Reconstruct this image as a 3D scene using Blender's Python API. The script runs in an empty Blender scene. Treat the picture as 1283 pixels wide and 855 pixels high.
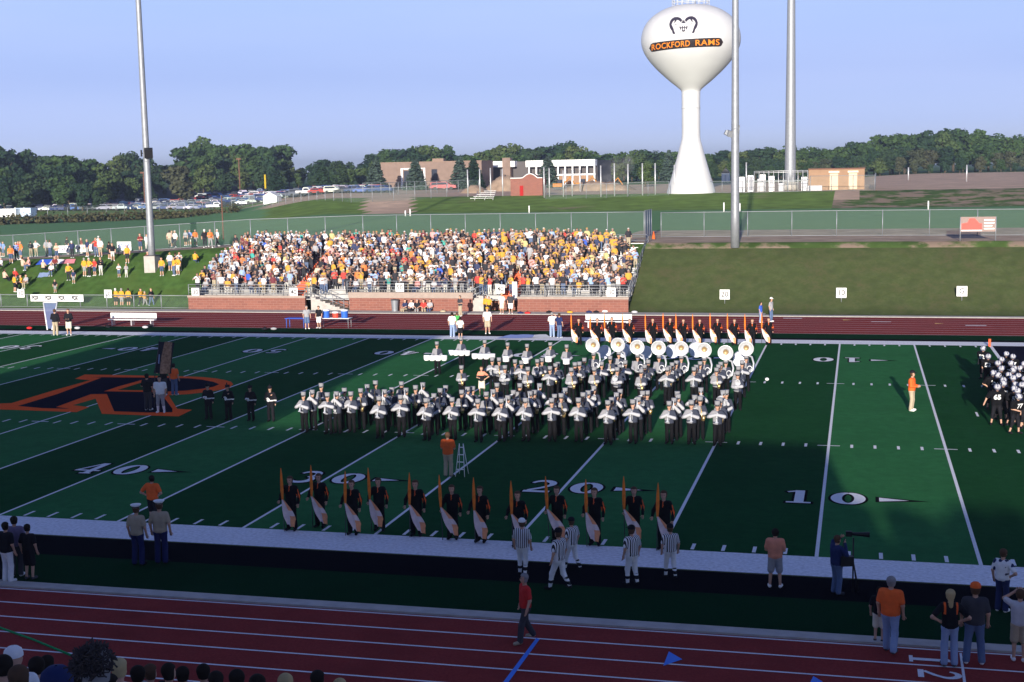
import bpy, bmesh, math, random
import numpy as np
from mathutils import Vector, Matrix
random.seed(7); rng = np.random.RandomState(11)
PI = math.pi; R = math.radians
YD = .9144; FW = 53.333 * YD                      # one yard, field width in metres
S = bpy.context.scene; C = S.collection

# ------------------------------------------------------------------ camera
CAM = np.array([-8.0657, -39.3864, 11.3929]); YAW, PIT, ROL, FPX = -.252685, -.125236, -.0195553, 1689.22
_f = np.array([math.sin(YAW)*math.cos(PIT), math.cos(YAW)*math.cos(PIT), math.sin(PIT)])
_r = np.array([math.cos(YAW), -math.sin(YAW), 0.]); _u = np.cross(_r, _f)
RT = _r*math.cos(ROL)+_u*math.sin(ROL); UP = -_r*math.sin(ROL)+_u*math.cos(ROL)
cd = bpy.data.cameras.new('camera'); cam = bpy.data.objects.new('camera', cd); C.objects.link(cam)
cam.matrix_world = Matrix([[RT[0], UP[0], -_f[0], CAM[0]], [RT[1], UP[1], -_f[1], CAM[1]], [RT[2], UP[2], -_f[2], CAM[2]], [0, 0, 0, 1]])
cd.sensor_width = 36; cd.lens = FPX/1283*36; cd.clip_start = .3; cd.clip_end = 9000
S.camera = cam
# ------------------------------------------------------------------ sky, sun, exposure
SUN_EL, SUN_AZ = R(10.3), R(3.7)                  # low evening sun behind the near stands
w = bpy.data.worlds.new('World'); S.world = w; w.use_nodes = True
nt = w.node_tree; bg = nt.nodes['Background']; sk = nt.nodes.new('ShaderNodeTexSky'); sk.sky_type = 'NISHITA'; sk.sun_disc = False
sdir = Vector((math.sin(SUN_AZ)*math.cos(SUN_EL), -math.cos(SUN_AZ)*math.cos(SUN_EL), math.sin(SUN_EL)))
sk.sun_elevation = SUN_EL; sk.sun_rotation = PI - SUN_AZ
sk.air_density = 1.0; sk.dust_density = .35; sk.ozone_density = 2.0
# clear evening sky opposite the sun: the Nishita sky blended with a lavender-blue gradient by height above the horizon
tc_ = nt.nodes.new('ShaderNodeTexCoord'); sp_ = nt.nodes.new('ShaderNodeSeparateXYZ'); rp_ = nt.nodes.new('ShaderNodeValToRGB'); mx_ = nt.nodes.new('ShaderNodeMix'); mx_.data_type = 'RGBA'
nt.links.new(tc_.outputs['Generated'], sp_.inputs[0]); nt.links.new(sp_.outputs[2], rp_.inputs[0]); SKG = [(0, (.72, .80, 1.0)), (.03, (.48, .59, .93)), (.07, (.365, .475, .83)), (.13, (.37, .50, .84)), (.21, (.15, .235, .49)), (.42, (.062, .112, .30)), (1, (.018, .04, .155))]
while len(rp_.color_ramp.elements) < len(SKG): rp_.color_ramp.elements.new(.5)
for e_, (p_, c_) in zip(rp_.color_ramp.elements, SKG): e_.position = p_; e_.color = (*[min(x, 1) for x in c_], 1)
vm_ = nt.nodes.new('ShaderNodeVectorMath'); vm_.operation = 'SCALE'; vm_.inputs['Scale'].default_value = 10.0; nz_ = nt.nodes.new('ShaderNodeTexNoise'); nz_.inputs['Scale'].default_value = 3.2; nz_.inputs['Detail'].default_value = 5; mp_ = nt.nodes.new('ShaderNodeMapping'); mp_.inputs['Scale'].default_value = (1, 1, 7); nt.links.new(tc_.outputs['Generated'], mp_.inputs[0]); nt.links.new(mp_.outputs[0], nz_.inputs[0])
mr_ = nt.nodes.new('ShaderNodeMapRange'); mr_.inputs[1].default_value = .42; mr_.inputs[2].default_value = .8; mr_.inputs[4].default_value = .30; nt.links.new(nz_.outputs['Fac'], mr_.inputs[0]); cl_ = nt.nodes.new('ShaderNodeMix'); cl_.data_type = 'RGBA'; nt.links.new(mr_.outputs[0], cl_.inputs[0]); nt.links.new(rp_.outputs[0], cl_.inputs[6]); cl_.inputs[7].default_value = (.50, .58, .90, 1)   # faint streaks of thin cirrus
nt.links.new(cl_.outputs[2], vm_.inputs[0])
mx_.inputs[0].default_value = .97; nt.links.new(sk.outputs[0], mx_.inputs[6]); nt.links.new(vm_.outputs[0], mx_.inputs[7]); nt.links.new(mx_.outputs[2], bg.inputs[0]); bg.inputs[1].default_value = .078
ld = bpy.data.lights.new('sun', 'SUN'); ld.energy = 5.0; ld.angle = R(.5); ld.color = (1, .92, .80)
so = bpy.data.objects.new('sun', ld); C.objects.link(so); so.rotation_euler = sdir.to_track_quat('Z', 'Y').to_euler()
S.view_settings.view_transform = 'Standard'; S.view_settings.look = 'None'; S.view_settings.exposure = .75; S.view_settings.gamma = 1

# ------------------------------------------------------------------ materials
MATS = {}
def mat(name, col, rough=.8, var=0., scale=6., metal=0., bump=0., col2=None, spec=.3, coords='Object', stretch=None):
    m = bpy.data.materials.new(name); m.use_nodes = True; n = m.node_tree; b = n.nodes['Principled BSDF']
    b.inputs['Roughness'].default_value = rough; b.inputs['Metallic'].default_value = metal; b.inputs['Specular IOR Level'].default_value = spec
    c = (*col, 1)
    if var > 0 or col2:
        tc = n.nodes.new('ShaderNodeTexCoord'); nz = n.nodes.new('ShaderNodeTexNoise'); nz.inputs['Scale'].default_value = scale; nz.inputs['Detail'].default_value = 5
        src = tc.outputs[coords]
        if stretch:
            mp = n.nodes.new('ShaderNodeMapping'); mp.inputs['Scale'].default_value = stretch; n.links.new(src, mp.inputs[0]); src = mp.outputs[0]
        n.links.new(src, nz.inputs[0]); rp = n.nodes.new('ShaderNodeValToRGB'); n.links.new(nz.outputs['Fac'], rp.inputs[0])
        rp.color_ramp.elements[0].position = .3; rp.color_ramp.elements[1].position = .7
        lo = col2 if col2 else tuple(x*(1-var) for x in col)
        hi = col if col2 else tuple(min(1, x*(1+var)) for x in col)
        rp.color_ramp.elements[0].color = (*lo, 1); rp.color_ramp.elements[1].color = (*hi, 1)
        n.links.new(rp.outputs[0], b.inputs['Base Color'])
        if bump:
            bp = n.nodes.new('ShaderNodeBump'); bp.inputs['Strength'].default_value = bump; n.links.new(nz.outputs['Fac'], bp.inputs['Height']); n.links.new(bp.outputs[0], b.inputs['Normal'])
    else: b.inputs['Base Color'].default_value = c
    MATS[name] = m; return m
def mix_noise(m, scale, c_lo, c_hi, lo=.4, hi=.6, detail=8):
    """blend a second colour into a material in ragged patches"""
    n = m.node_tree; b = n.nodes['Principled BSDF']; old = b.inputs['Base Color'].links[0].from_socket if b.inputs['Base Color'].links else None
    tc = n.nodes.new('ShaderNodeTexCoord'); nz = n.nodes.new('ShaderNodeTexNoise'); nz.inputs['Scale'].default_value = scale; nz.inputs['Detail'].default_value = detail; nz.inputs['Roughness'].default_value = .65
    n.links.new(tc.outputs['Object'], nz.inputs[0]); rp = n.nodes.new('ShaderNodeValToRGB'); rp.color_ramp.elements[0].position = lo; rp.color_ramp.elements[1].position = hi
    rp.color_ramp.elements[0].color = (0, 0, 0, 1); rp.color_ramp.elements[1].color = (1, 1, 1, 1); n.links.new(nz.outputs['Fac'], rp.inputs[0])
    mx = n.nodes.new('ShaderNodeMix'); mx.data_type = 'RGBA'; n.links.new(rp.outputs[0], mx.inputs[0])
    if old: n.links.new(old, mx.inputs[6])
    else: mx.inputs[6].default_value = b.inputs['Base Color'].default_value
    mx.inputs[7].default_value = (*c_hi, 1); n.links.new(mx.outputs[2], b.inputs['Base Color']); return m
M = mat
turf_light = M('turf_light', (.036, .158, .056), .9, .22, 22, bump=.25, spec=0)
turf_dark = M('turf_dark', (.014, .074, .026), .9, .22, 22, bump=.25, spec=0)
turf_side = M('turf_side', (.006, .034, .014), .9, .25, 18, bump=.25, spec=0)
for _m, _c in ((turf_light, (.028, .126, .046)), (turf_dark, (.011, .058, .021))): mix_noise(_m, 2.2, None, _c, .42, .68)
for _m in (turf_light, turf_dark, turf_side): mix_noise(_m, .35, None, tuple(_m.node_tree.nodes['Color Ramp'].color_ramp.elements[0].color)[:3], .45, .75)
turf_black = M('turf_black', (.007, .007, .010), .9, .3, 20, spec=0)
turf_navy = M('turf_navy', (.009, .009, .022), .9, .3, 20, spec=0)
turf_orange = M('turf_orange', (.88, .12, .03), .9, .15, 25, spec=0)
paint = M('line_paint', (.74, .74, .76), .8, .10, 30, spec=0)
border_paint = M('border_paint', (.72, .72, .76), .85, .16, 9, spec=0)
track_m = M('track_rubber', (.255, .044, .040), .85, .14, 14, bump=.1, spec=0)
mix_noise(track_m, .55, None, (.20, .036, .033), .45, .72); mix_noise(track_m, 5., None, (.28, .056, .05), .6, .8)
concrete = M('concrete', (.42, .39, .36), .85, .12, 2.5)
curb_m = M('curb_concrete', (.36, .35, .34), .85, .1, 3)
blue_paint = M('blue_paint', (.06, .22, .75), .7); yellow_paint = M('yellow_paint', (.75, .5, .12), .7)
hill_grass = M('hill_grass', (.068, .086, .034), .95, .22, 1.1, bump=.5, spec=.05); mix_noise(hill_grass, .55, None, (.084, .078, .040), .48, .72); mix_noise(hill_grass, 4.0, None, (.055, .078, .024), .45, .7)
lawn = M('lawn_grass', (.056, .112, .026), .95, .3, 1.5, bump=.4, spec=.05); mix_noise(lawn, .3, None, (.08, .13, .03), .45, .7)
practice = M('practice_grass', (.115, .240, .100), .95, .15, .6, spec=.05); mix_noise(practice, .06, None, (.13, .25, .10), .4, .7)
berm_m = M('berm_grass', (.135, .21, .045), .95, .3, .35, spec=.05); mix_noise(berm_m, .09, None, (.23, .19, .115), .60, .70)
weeds_m = M('berm_weeds', (.080, .135, .035), .95, .35, .5, spec=.05); mix_noise(weeds_m, .25, None, (.30, .22, .16), .47, .56)
dirt = M('dirt', (.58, .41, .29), .95, .2, .12, spec=.05); mix_noise(dirt, .4, None, (.43, .31, .23), .4, .7)
path_m = M('path_dirt', (.40, .30, .22), .95, .25, .5, spec=.05)
asphalt = M('asphalt', (.03, .03, .04), .9, .2, .3)
brick = M('brick', (.36, .14, .10), .85, .15, 3)
tan_brick = M('tan_brick', (.22, .155, .125), .85, .12, .8)
block_m = M('tan_block', (.30, .185, .115), .85, .1, .9)
white_paint = M('white_paint', (.80, .80, .80), .6, .04, 1); tower_white = M('tower_white', (.56, .56, .57), .5, .03, .25, spec=.4)
grey_metal = M('galvanised_steel', (.27, .285, .31), .5, .1, 3, metal=.35); alu = M('aluminium', (.58, .58, .60), .45, .06, 4, metal=.5)
dark_metal = M('dark_metal', (.05, .05, .055), .5); rust = M('brown_wood', (.16, .075, .05), .8)
orange_step = M('orange_step', (.68, .13, .055), .7, .1, 4); black_m = M('black_plastic', (.012, .012, .014), .5); white_m = M('white_plastic', (.8, .8, .8), .5)
silver = M('silver_plate', (.66, .67, .70), .42, metal=.45); brass = M('brass', (.72, .50, .22), .3, metal=.8)
drum_head = M('drum_head', (.72, .76, .86), .5); red_m = M('red_plastic', (.65, .07, .04), .5); blue_m = M('blue_plastic', (.03, .13, .55), .5)
wood_m = M('bark', (.10, .075, .05), .9, .3, 2); glass_m = M('dark_glass', (.03, .035, .05), .15, spec=.6)
# a brick pattern on the stand wall
def brick_nodes(m, a, b_, mortar, sc, rw=.4, rh=.12):
    n = m.node_tree; b = n.nodes['Principled BSDF']; tc = n.nodes.new('ShaderNodeTexCoord'); mp = n.nodes.new('ShaderNodeMapping'); mp.inputs['Rotation'].default_value = (PI/2, 0, 0)
    bt = n.nodes.new('ShaderNodeTexBrick'); bt.inputs['Color1'].default_value = (*a, 1); bt.inputs['Color2'].default_value = (*b_, 1); bt.inputs['Mortar'].default_value = (*mortar, 1)
    bt.inputs['Scale'].default_value = sc; bt.inputs['Brick Width'].default_value = rw; bt.inputs['Row Height'].default_value = rh; bt.inputs['Mortar Size'].default_value = .012
    n.links.new(tc.outputs['Object'], mp.inputs[0]); n.links.new(mp.outputs[0], bt.inputs[0]); n.links.new(bt.outputs[0], b.inputs['Base Color'])
brick_nodes(brick, (.25, .095, .070), (.20, .075, .058), (.30, .18, .14), 1, .6, .2)
# see-through wire mesh
def wire(name, col, cover):
    m = bpy.data.materials.new(name); m.use_nodes = True; n = m.node_tree; b = n.nodes['Principled BSDF']; b.inputs['Base Color'].default_value = (*col, 1); b.inputs['Roughness'].default_value = .6
    b.inputs['Alpha'].default_value = cover; return m
mesh_m = wire('chain_link', (.30, .42, .36), .085); mesh_dense = wire('chain_link_privacy', (.12, .16, .30), .75)
def spectator_mat(name, what):
    """clothes take the colour each person object (or each person inside the crowd) carries"""
    m = bpy.data.materials.new(name); m.use_nodes = True; n = m.node_tree; b = n.nodes['Principled BSDF']; b.inputs['Roughness'].default_value = .85; b.inputs['Specular IOR Level'].default_value = .15
    if what == 'top':
        o = n.nodes.new('ShaderNodeObjectInfo'); n.links.new(o.outputs['Color'], b.inputs['Base Color'])
    else:
        o = n.nodes.new('ShaderNodeObjectInfo'); rp = n.nodes.new('ShaderNodeValToRGB'); rp.color_ramp.interpolation = 'CONSTANT'
        cs = {'bottom': [(.02, .022, .03), (.06, .09, .17), (.10, .14, .24), (.38, .32, .22), (.30, .30, .30), (.03, .03, .04), (.6, .58, .52)],
              'hair': [(.03, .018, .012), (.10, .06, .03), (.28, .19, .09), (.02, .015, .012), (.30, .28, .27), (.6, .6, .58), (.07, .04, .02)]}[what]
        el = rp.color_ramp.elements
        while len(el) < len(cs): el.new(.5)
        for i, c in enumerate(cs): el[i].position = i/len(cs); el[i].color = (*c, 1)
        n.links.new(o.outputs['Random'], rp.inputs[0]); n.links.new(rp.outputs[0], b.inputs['Base Color'])
    return m
sp_top = spectator_mat('spectator_top', 'top'); sp_bottom = spectator_mat('spectator_bottom', 'bottom'); sp_hair = spectator_mat('spectator_hair', 'hair')
skin = M('skin', (.52, .30, .21), .6, .08, 5); skin_dark = M('skin_dark', (.16, .08, .05), .6)
def attr_mat(name, attr):
    m = bpy.data.materials.new(name); m.use_nodes = True; n = m.node_tree; b = n.nodes['Principled BSDF']; b.inputs['Roughness'].default_value = .85
    a = n.nodes.new('ShaderNodeAttribute'); a.attribute_name = attr; n.links.new(a.outputs['Color'], b.inputs['Base Color']); return m
crowd_m = attr_mat('crowd_cloth', 'Col')
CL = {}
def cloth(key, col, var=.06):
    if key not in CL: CL[key] = M('cloth_'+key, col, .85, var, 9, spec=.12, bump=.35)
    return CL[key]
for k, c in dict(white=(.78, .78, .78), black=(.012, .012, .016), gold=(.62, .34, .04), orange=(.82, .135, .03), red=(.55, .03, .03), navy=(.02, .03, .10), grey=(.33, .33, .35),
                 khaki=(.42, .35, .25), denim=(.10, .15, .27), pale_denim=(.26, .34, .52), tan=(.38, .32, .23), maroon=(.17, .03, .03), salmon=(.70, .27, .17), marine_blue=(.015, .02, .09),
                 light_grey=(.50, .50, .53), charcoal=(.05, .05, .06), pale_orange=(.80, .48, .35), green=(.06, .35, .08), blue=(.05, .12, .55), dark_grey=(.06, .06, .07), lilac=(.16, .13, .22), hair_dark=(.02, .015, .012),
                 hair_brown=(.09, .05, .03), hair_grey=(.25, .24, .24), hair_blond=(.45, .34, .17), jersey_black=(.006, .006, .008), cream=(.66, .6, .48), band_grey=(.25, .25, .27), band_dark=(.04, .046, .07), band_white=(.44, .44, .47), hat_grey=(.25, .25, .27)).items(): cloth(k, c)
def stripes_mat():
    m = bpy.data.materials.new('cloth_stripes'); m.use_nodes = True; n = m.node_tree; b = n.nodes['Principled BSDF']; b.inputs['Roughness'].default_value = .85
    tc = n.nodes.new('ShaderNodeTexCoord'); sx = n.nodes.new('ShaderNodeSeparateXYZ'); n.links.new(tc.outputs['Object'], sx.inputs[0])
    m1 = n.nodes.new('ShaderNodeMath'); m1.operation = 'ADD'; n.links.new(sx.outputs[0], m1.inputs[0]); m3 = n.nodes.new('ShaderNodeMath'); m3.operation = 'MULTIPLY'; m3.inputs[1].default_value = .35; n.links.new(sx.outputs[1], m3.inputs[0]); n.links.new(m3.outputs[0], m1.inputs[1])
    mu = n.nodes.new('ShaderNodeMath'); mu.operation = 'MULTIPLY'; mu.inputs[1].default_value = 2*PI/.062; n.links.new(m1.outputs[0], mu.inputs[0]); sn = n.nodes.new('ShaderNodeMath'); sn.operation = 'SINE'; n.links.new(mu.outputs[0], sn.inputs[0])
    gt = n.nodes.new('ShaderNodeMath'); gt.operation = 'GREATER_THAN'; gt.inputs[1].default_value = 0; n.links.new(sn.outputs[0], gt.inputs[0])
    mx = n.nodes.new('ShaderNodeMix'); mx.data_type = 'RGBA'; mx.inputs[6].default_value = (.01, .01, .015, 1); mx.inputs[7].default_value = (.78, .78, .8, 1); n.links.new(gt.outputs[0], mx.inputs[0]); n.links.new(mx.outputs[2], b.inputs['Base Color']); return m
CL['stripes'] = stripes_mat()

# ------------------------------------------------------------------ object helpers
def tag(o, label=None, cat=None, group=None, kind=None):
    if label: o['label'] = label
    if cat: o['category'] = cat
    if group: o['group'] = group
    if kind: o['kind'] = kind
    return o
def mesh_obj(name, me, parent=None, mats=None):
    o = bpy.data.objects.new(name, me); C.objects.link(o)
    if parent: o.parent = parent
    if mats:
        for m in (mats if isinstance(mats, (list, tuple)) else [mats]): me.materials.append(m)
    return o
class MB:
    """collects boxes, tubes, lathes and polygons into one mesh"""
    def __init__(s): s.v = []; s.f = []; s.m = []; s.sm = []
    def add(s, vs, fs, mi=0, smooth=False):
        n = len(s.v); s.v += [tuple(map(float, p)) for p in vs]; s.f += [tuple(i+n for i in f) for f in fs]; s.m += [mi]*len(fs); s.sm += [smooth]*len(fs); return s
    def box(s, c, d, rz=0, mi=0, ry=0, rx=0):
        a = [(x*d[0]/2, y*d[1]/2, z*d[2]/2) for x in (-1, 1) for y in (-1, 1) for z in (-1, 1)]
        mt = Matrix.Translation(c) @ Matrix.Rotation(rz, 4, 'Z') @ Matrix.Rotation(ry, 4, 'Y') @ Matrix.Rotation(rx, 4, 'X')
        return s.add([mt @ Vector(p) for p in a], [(0, 1, 3, 2), (4, 6, 7, 5), (0, 4, 5, 1), (2, 3, 7, 6), (0, 2, 6, 4), (1, 5, 7, 3)], mi)
    def b2(s, x0, x1, y0, y1, z0, z1, mi=0): return s.box(((x0+x1)/2, (y0+y1)/2, (z0+z1)/2), (x1-x0, y1-y0, z1-z0), mi=mi)
    def tube(s, pts, rad, n=8, mi=0, cap=True, smooth=True):
        pts = [Vector(p) for p in pts]; rad = [float(q) for q in rad] if isinstance(rad, (list, tuple)) else [float(rad)]*len(pts); vs = []; fs = []; prev = None
        for i, p in enumerate(pts):
            d = (pts[min(i+1, len(pts)-1)] - pts[max(i-1, 0)]).normalized()
            if prev is None: a = d.orthogonal().normalized()
            else: a = (prev - d*prev.dot(d)).normalized()
            prev = a; b = d.cross(a)
            vs += [p + rad[i]*(a*math.cos(2*PI*k/n) + b*math.sin(2*PI*k/n)) for k in range(n)]
        for i in range(len(pts)-1):
            for k in range(n): fs.append((i*n+k, i*n+(k+1) % n, (i+1)*n+(k+1) % n, (i+1)*n+k))
        if cap: fs += [tuple(range(n))[::-1], tuple((len(pts)-1)*n+k for k in range(n))]
        return s.add(vs, fs, mi, smooth)
    def lathe(s, prof, c=(0, 0, 0), n=24, mi=0, smooth=True, rot=None):
        vs = []; fs = []
        for r, z in prof: vs += [Vector((r*math.cos(2*PI*k/n), r*math.sin(2*PI*k/n), z)) for k in range(n)]
        if rot: vs = [rot @ v for v in vs]
        vs = [v + Vector(c) for v in vs]
        for i in range(len(prof)-1):
            for k in range(n): fs.append((i*n+k, i*n+(k+1) % n, (i+1)*n+(k+1) % n, (i+1)*n+k))
        return s.add(vs, fs, mi, smooth)
    def ball(s, c, r, mi=0, n=10, sc=(1, 1, 1)):
        pr = [(max(1e-4, math.sin(PI*i/(n-2)))*r, -math.cos(PI*i/(n-2))*r) for i in range(n-1)]
        return s.lathe(pr, c, n, mi, True, Matrix.Diagonal(sc))
    def poly(s, pts, mi=0): return s.add(pts, [tuple(range(len(pts)))], mi)
    def prism(s, xz, y0, y1, mi=0):
        """outline in the xz plane given depth along y"""
        n = len(xz); return s.add([(x, y0, z) for x, z in xz]+[(x, y1, z) for x, z in xz], [tuple(range(n)), tuple(range(2*n-1, n-1, -1))]+[(i, n+i, n+(i+1) % n, (i+1) % n) for i in range(n)], mi)
    def mesh(s, name):
        me = bpy.data.meshes.new(name); me.from_pydata(s.v, [], s.f)
        me.polygons.foreach_set('material_index', s.m); me.polygons.foreach_set('use_smooth', s.sm); me.update(); return me
    def build(s, name, mats, parent=None, loc=None, rz=0):
        o = mesh_obj(name, s.mesh(name), parent, mats)
        if loc is not None: o.location = loc
        if rz: o.rotation_euler.z = rz
        return o
def empty(name, loc=(0, 0, 0), rz=0):
    o = bpy.data.objects.new(name, None); C.objects.link(o); o.location = loc; o.rotation_euler.z = rz; o.empty_display_size = .3; return o
def copy_tree(o, parent=None):
    c = o.copy(); C.objects.link(c); c.parent = parent
    for ch in o.children: copy_tree(ch, c)
    return c
def place(o, p, rz=None, s=None):
    o.location = tuple(map(float, p))
    if rz is not None: o.rotation_euler.z = rz
    if s is not None: o.scale = (s, s, s) if not isinstance(s, tuple) else s
    return o
OW = ['zeroth', 'first', 'second', 'third', 'fourth', 'fifth', 'sixth', 'seventh', 'eighth', 'ninth', 'tenth', 'eleventh', 'twelfth', 'thirteenth', 'fourteenth', 'fifteenth', 'sixteenth', 'seventeenth', 'eighteenth', 'nineteenth', 'twentieth']
TW = ['', '', 'twenty', 'thirty', 'forty', 'fifty', 'sixty', 'seventy', 'eighty', 'ninety']
def ordw(n):
    if n <= 20: return OW[n]
    if n % 10 == 0: return TW[n//10][:-1]+'ieth'
    return TW[n//10]+'-'+OW[n % 10]
def link_text(txt, size, bold=0.0, ax='LEFT', space=1.0):
    cu = bpy.data.curves.new('lettering', 'FONT'); cu.body = txt; cu.size = size; cu.offset = bold; cu.align_x = 'CENTER'; cu.align_y = 'CENTER'; cu.space_character = space; cu.resolution_u = 3
    o = bpy.data.objects.new('lettering', cu); C.objects.link(o); dg = bpy.context.evaluated_depsgraph_get(); me = bpy.data.meshes.new_from_object(o.evaluated_get(dg)); bpy.data.objects.remove(o); return me
def text_on_wall(txt, size, loc, material, parent, bold=0, rz=0, off=.02, name='lettering', width=None):
    me = link_text(txt, size, bold); n = len(me.vertices); co = np.empty(n*3); me.vertices.foreach_get('co', co); co = co.reshape(-1, 3)
    k = 1 if width is None else width/(co[:, 0].max()-co[:, 0].min())
    co = np.stack([co[:, 0]*k, -off+co[:, 2], co[:, 1]], 1); me.vertices.foreach_set('co', co.ravel()); me.materials.clear(); me.update()
    o = mesh_obj(name, me, parent, material); o.location = loc; o.rotation_euler.z = rz; return o

# ------------------------------------------------------------------ terrain
def sm(a, b, x): t = np.clip((x-a)/(b-a), 0, 1); return t*t*(3-2*t)
def T(x, y):
    x = np.asarray(x, float); y = np.asarray(y, float); q = (x-CAM[0])/np.maximum(y-CAM[1], 5)
    top = 5 - 1.6*np.clip((-62-x)/32, 0, 1) - .3*np.clip((-94-x)/60, 0, 1)
    lin = np.clip((y-66.9)/(76.2-66.9), 0, 1); z = top*(.75*lin+.25*sm(0, 1, lin))
    right = 5 + 2*sm(164, 200, y) + 1.0*sm(300, 420, y)*sm(-.02, .05, q)
    left = top + (8-3.1)*sm(320, 425, y)*(.55+.45*sm(-.75, -.55, q))
    k = sm(-.52, -.40, q); far = right*k + left*(1-k)
    return np.where(y > 120, np.where(y < 150, z+(far-z)*sm(120, 150, y), far), z)
def ray(u, v): return _f + RT*(u-641.5)/FPX - UP*(v-427.5)/FPX
def flat(u, v, z=0.):
    d = ray(u, v); t = (z-CAM[2])/d[2]; return CAM+t*d
def wall(u, v, Y): d = ray(u, v); return CAM+d*(Y-CAM[1])/d[1]
def G(u, v):
    """where the line of sight through a spot of the photograph meets the ground"""
    d = ray(u, v); t = np.linspace(15, 900, 8000); p = CAM[None]+t[:, None]*d[None]; h = T(p[:, 0], p[:, 1]); i = int(np.argmax(p[:, 2] <= h))
    if i == 0: return CAM+600*d
    return np.array([p[i, 0], p[i, 1], h[i]])
def pj(p):
    d = np.asarray(p, float)-CAM; z = d@_f; return 641.5+FPX*(d@RT)/z, 427.5-FPX*(d@UP)/z, z

def make_ground():
    xs = np.unique(np.concatenate([np.linspace(-2600, -400, 12), np.linspace(-400, -130, 19), np.arange(-130, 62, 2.), np.linspace(62, 300, 14), np.linspace(300, 2600, 9)]))
    ys = np.unique(np.concatenate([np.linspace(-800, -80, 7), [-60, -30, 0, 30, 50, 60, 66], np.arange(66.9, 77, .93), np.arange(77, 90, 1.5), np.arange(90, 160, 10.), np.arange(160, 210, 3.), np.arange(210, 460, 10.), np.linspace(470, 3500, 14)]))
    X, Y = np.meshgrid(xs, ys); Z = T(X, Y); nx, ny = len(xs), len(ys)
    Z = np.where((X > -63.5) & (X < -27) & (Y > 67) & (Y < 76.4), np.maximum(Z-1.3, 0), Z)   # dug out under the bleachers
    V = np.stack([X, Y, Z], -1).reshape(-1, 3)
    F = []; MI = []
    for j in range(ny-1):
        yc = (ys[j]+ys[j+1])/2
        for i in range(nx-1):
            xc = (xs[i]+xs[i+1])/2; F.append((j*nx+i, j*nx+i+1, (j+1)*nx+i+1, (j+1)*nx+i)); q = (xc-CAM[0])/max(yc-CAM[1], 5); u, v, _ = pj((xc, yc, float(T(xc, yc))))
            if yc < 66.9: m = 0
            elif yc < 77: m = (6 if yc > 75.3 else 0) if xc > -27 else 1
            elif yc < 84 and xc < -58: m = 4
            elif 77 <= yc < 96 and xc > -30: m = 4
            elif yc < 96: m = 2
            elif yc < 165: m = 2
            elif yc < 199:
                m = 3
                if q > -.02: m = 6
                if -.375 < q < -.335: m = 5
                if -.02 < q < .0 or q > .115: m = 5 if yc > 180 else 6
            elif yc < 345: m = 5 if q > -.46 else (2 if yc < 330 else 3)
            else: m = 5 if (q > .0 and yc < 430) else (7 if q < -.40 and yc < 430 else 1)
            if q < -.46 and 164 < yc < 330: m = 2 if yc < 235 else 3
            MI.append(m)
    me = bpy.data.meshes.new('ground'); me.from_pydata(V.tolist(), [], F); me.polygons.foreach_set('material_index', MI); me.polygons.foreach_set('use_smooth', [True]*len(F)); me.update()
    o = mesh_obj('ground', me, None, [hill_grass, lawn, practice, berm_m, path_m, dirt, weeds_m, asphalt]); tag(o, kind='structure')
make_ground()

# ------------------------------------------------------------------ the field, its paint and the tracks
def sheet(name, rects, z, mats, kind='structure'):
    mb = MB()
    for r in rects: x0, x1, y0, y1 = r[:4]; mb.add([(x0, y0, z), (x1, y0, z), (x1, y1, z), (x0, y1, z)], [(0, 1, 2, 3)], r[4] if len(r) > 4 else 0)
    return tag(mb.build(name, mats), kind=kind)
X0, X1 = -112*YD, 12*YD
rects = []
for k in range(20):                                           # 5-yard panels, light and dark
    a, b = -5*k*YD, -5*(k+1)*YD; kk = min(k, 19-k); rects.append((b, a, 0, FW, 0 if kk % 2 == 1 else 1))
rects += [(0, 10*YD, 0, FW, 2), (-110*YD, -100*YD, 0, FW, 2)]
sheet('playing_field', rects, .004, [turf_light, turf_dark, turf_navy])
sheet('turf_surround', [(X0, X1, -6.75, -2.1), (X0, X1, FW+1.95, 54.0), (10*YD+.1, X1, -2.1, FW+1.95)], .003, [turf_side])
sheet('black_turf_band', [(X0, X1, -4.0, -2.05), (X0, X1, FW+1.88, FW+2.8)], .007, [turf_black])
sheet('white_field_border', [(X0, 10*YD+1.9, -1.95, 0), (X0, 10*YD+1.9, FW, FW+1.85), (10*YD, 10*YD+1.9, 0, FW)], .008, [border_paint])
L = []
for k in range(1, 20): x = -5*k*YD; L.append((x-.055, x+.055, 0, FW))
L.append((-.1, .1, 0, FW))
H1, H2 = FW/3, 2*FW/3
for k in range(1, 100):
    x = -k*YD
    if k % 5:
        for y in (H1, H2): L.append((x-.055, x+.055, y-.32, y+.32))
        L += [(x-.055, x+.055, .12, .75), (x-.055, x+.055, FW-.75, FW-.12)]
sheet('yard_lines', L, .010, [paint])
sheet('hash_bars', [(-5*k*YD-.45, -5*k*YD+.45, y-.05, y+.05) for k in range(1, 20) for y in (H1, H2)]+[(-3*YD-.05, -3*YD+.05, FW/2-.55, FW/2+.55)], .013, [paint])

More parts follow.
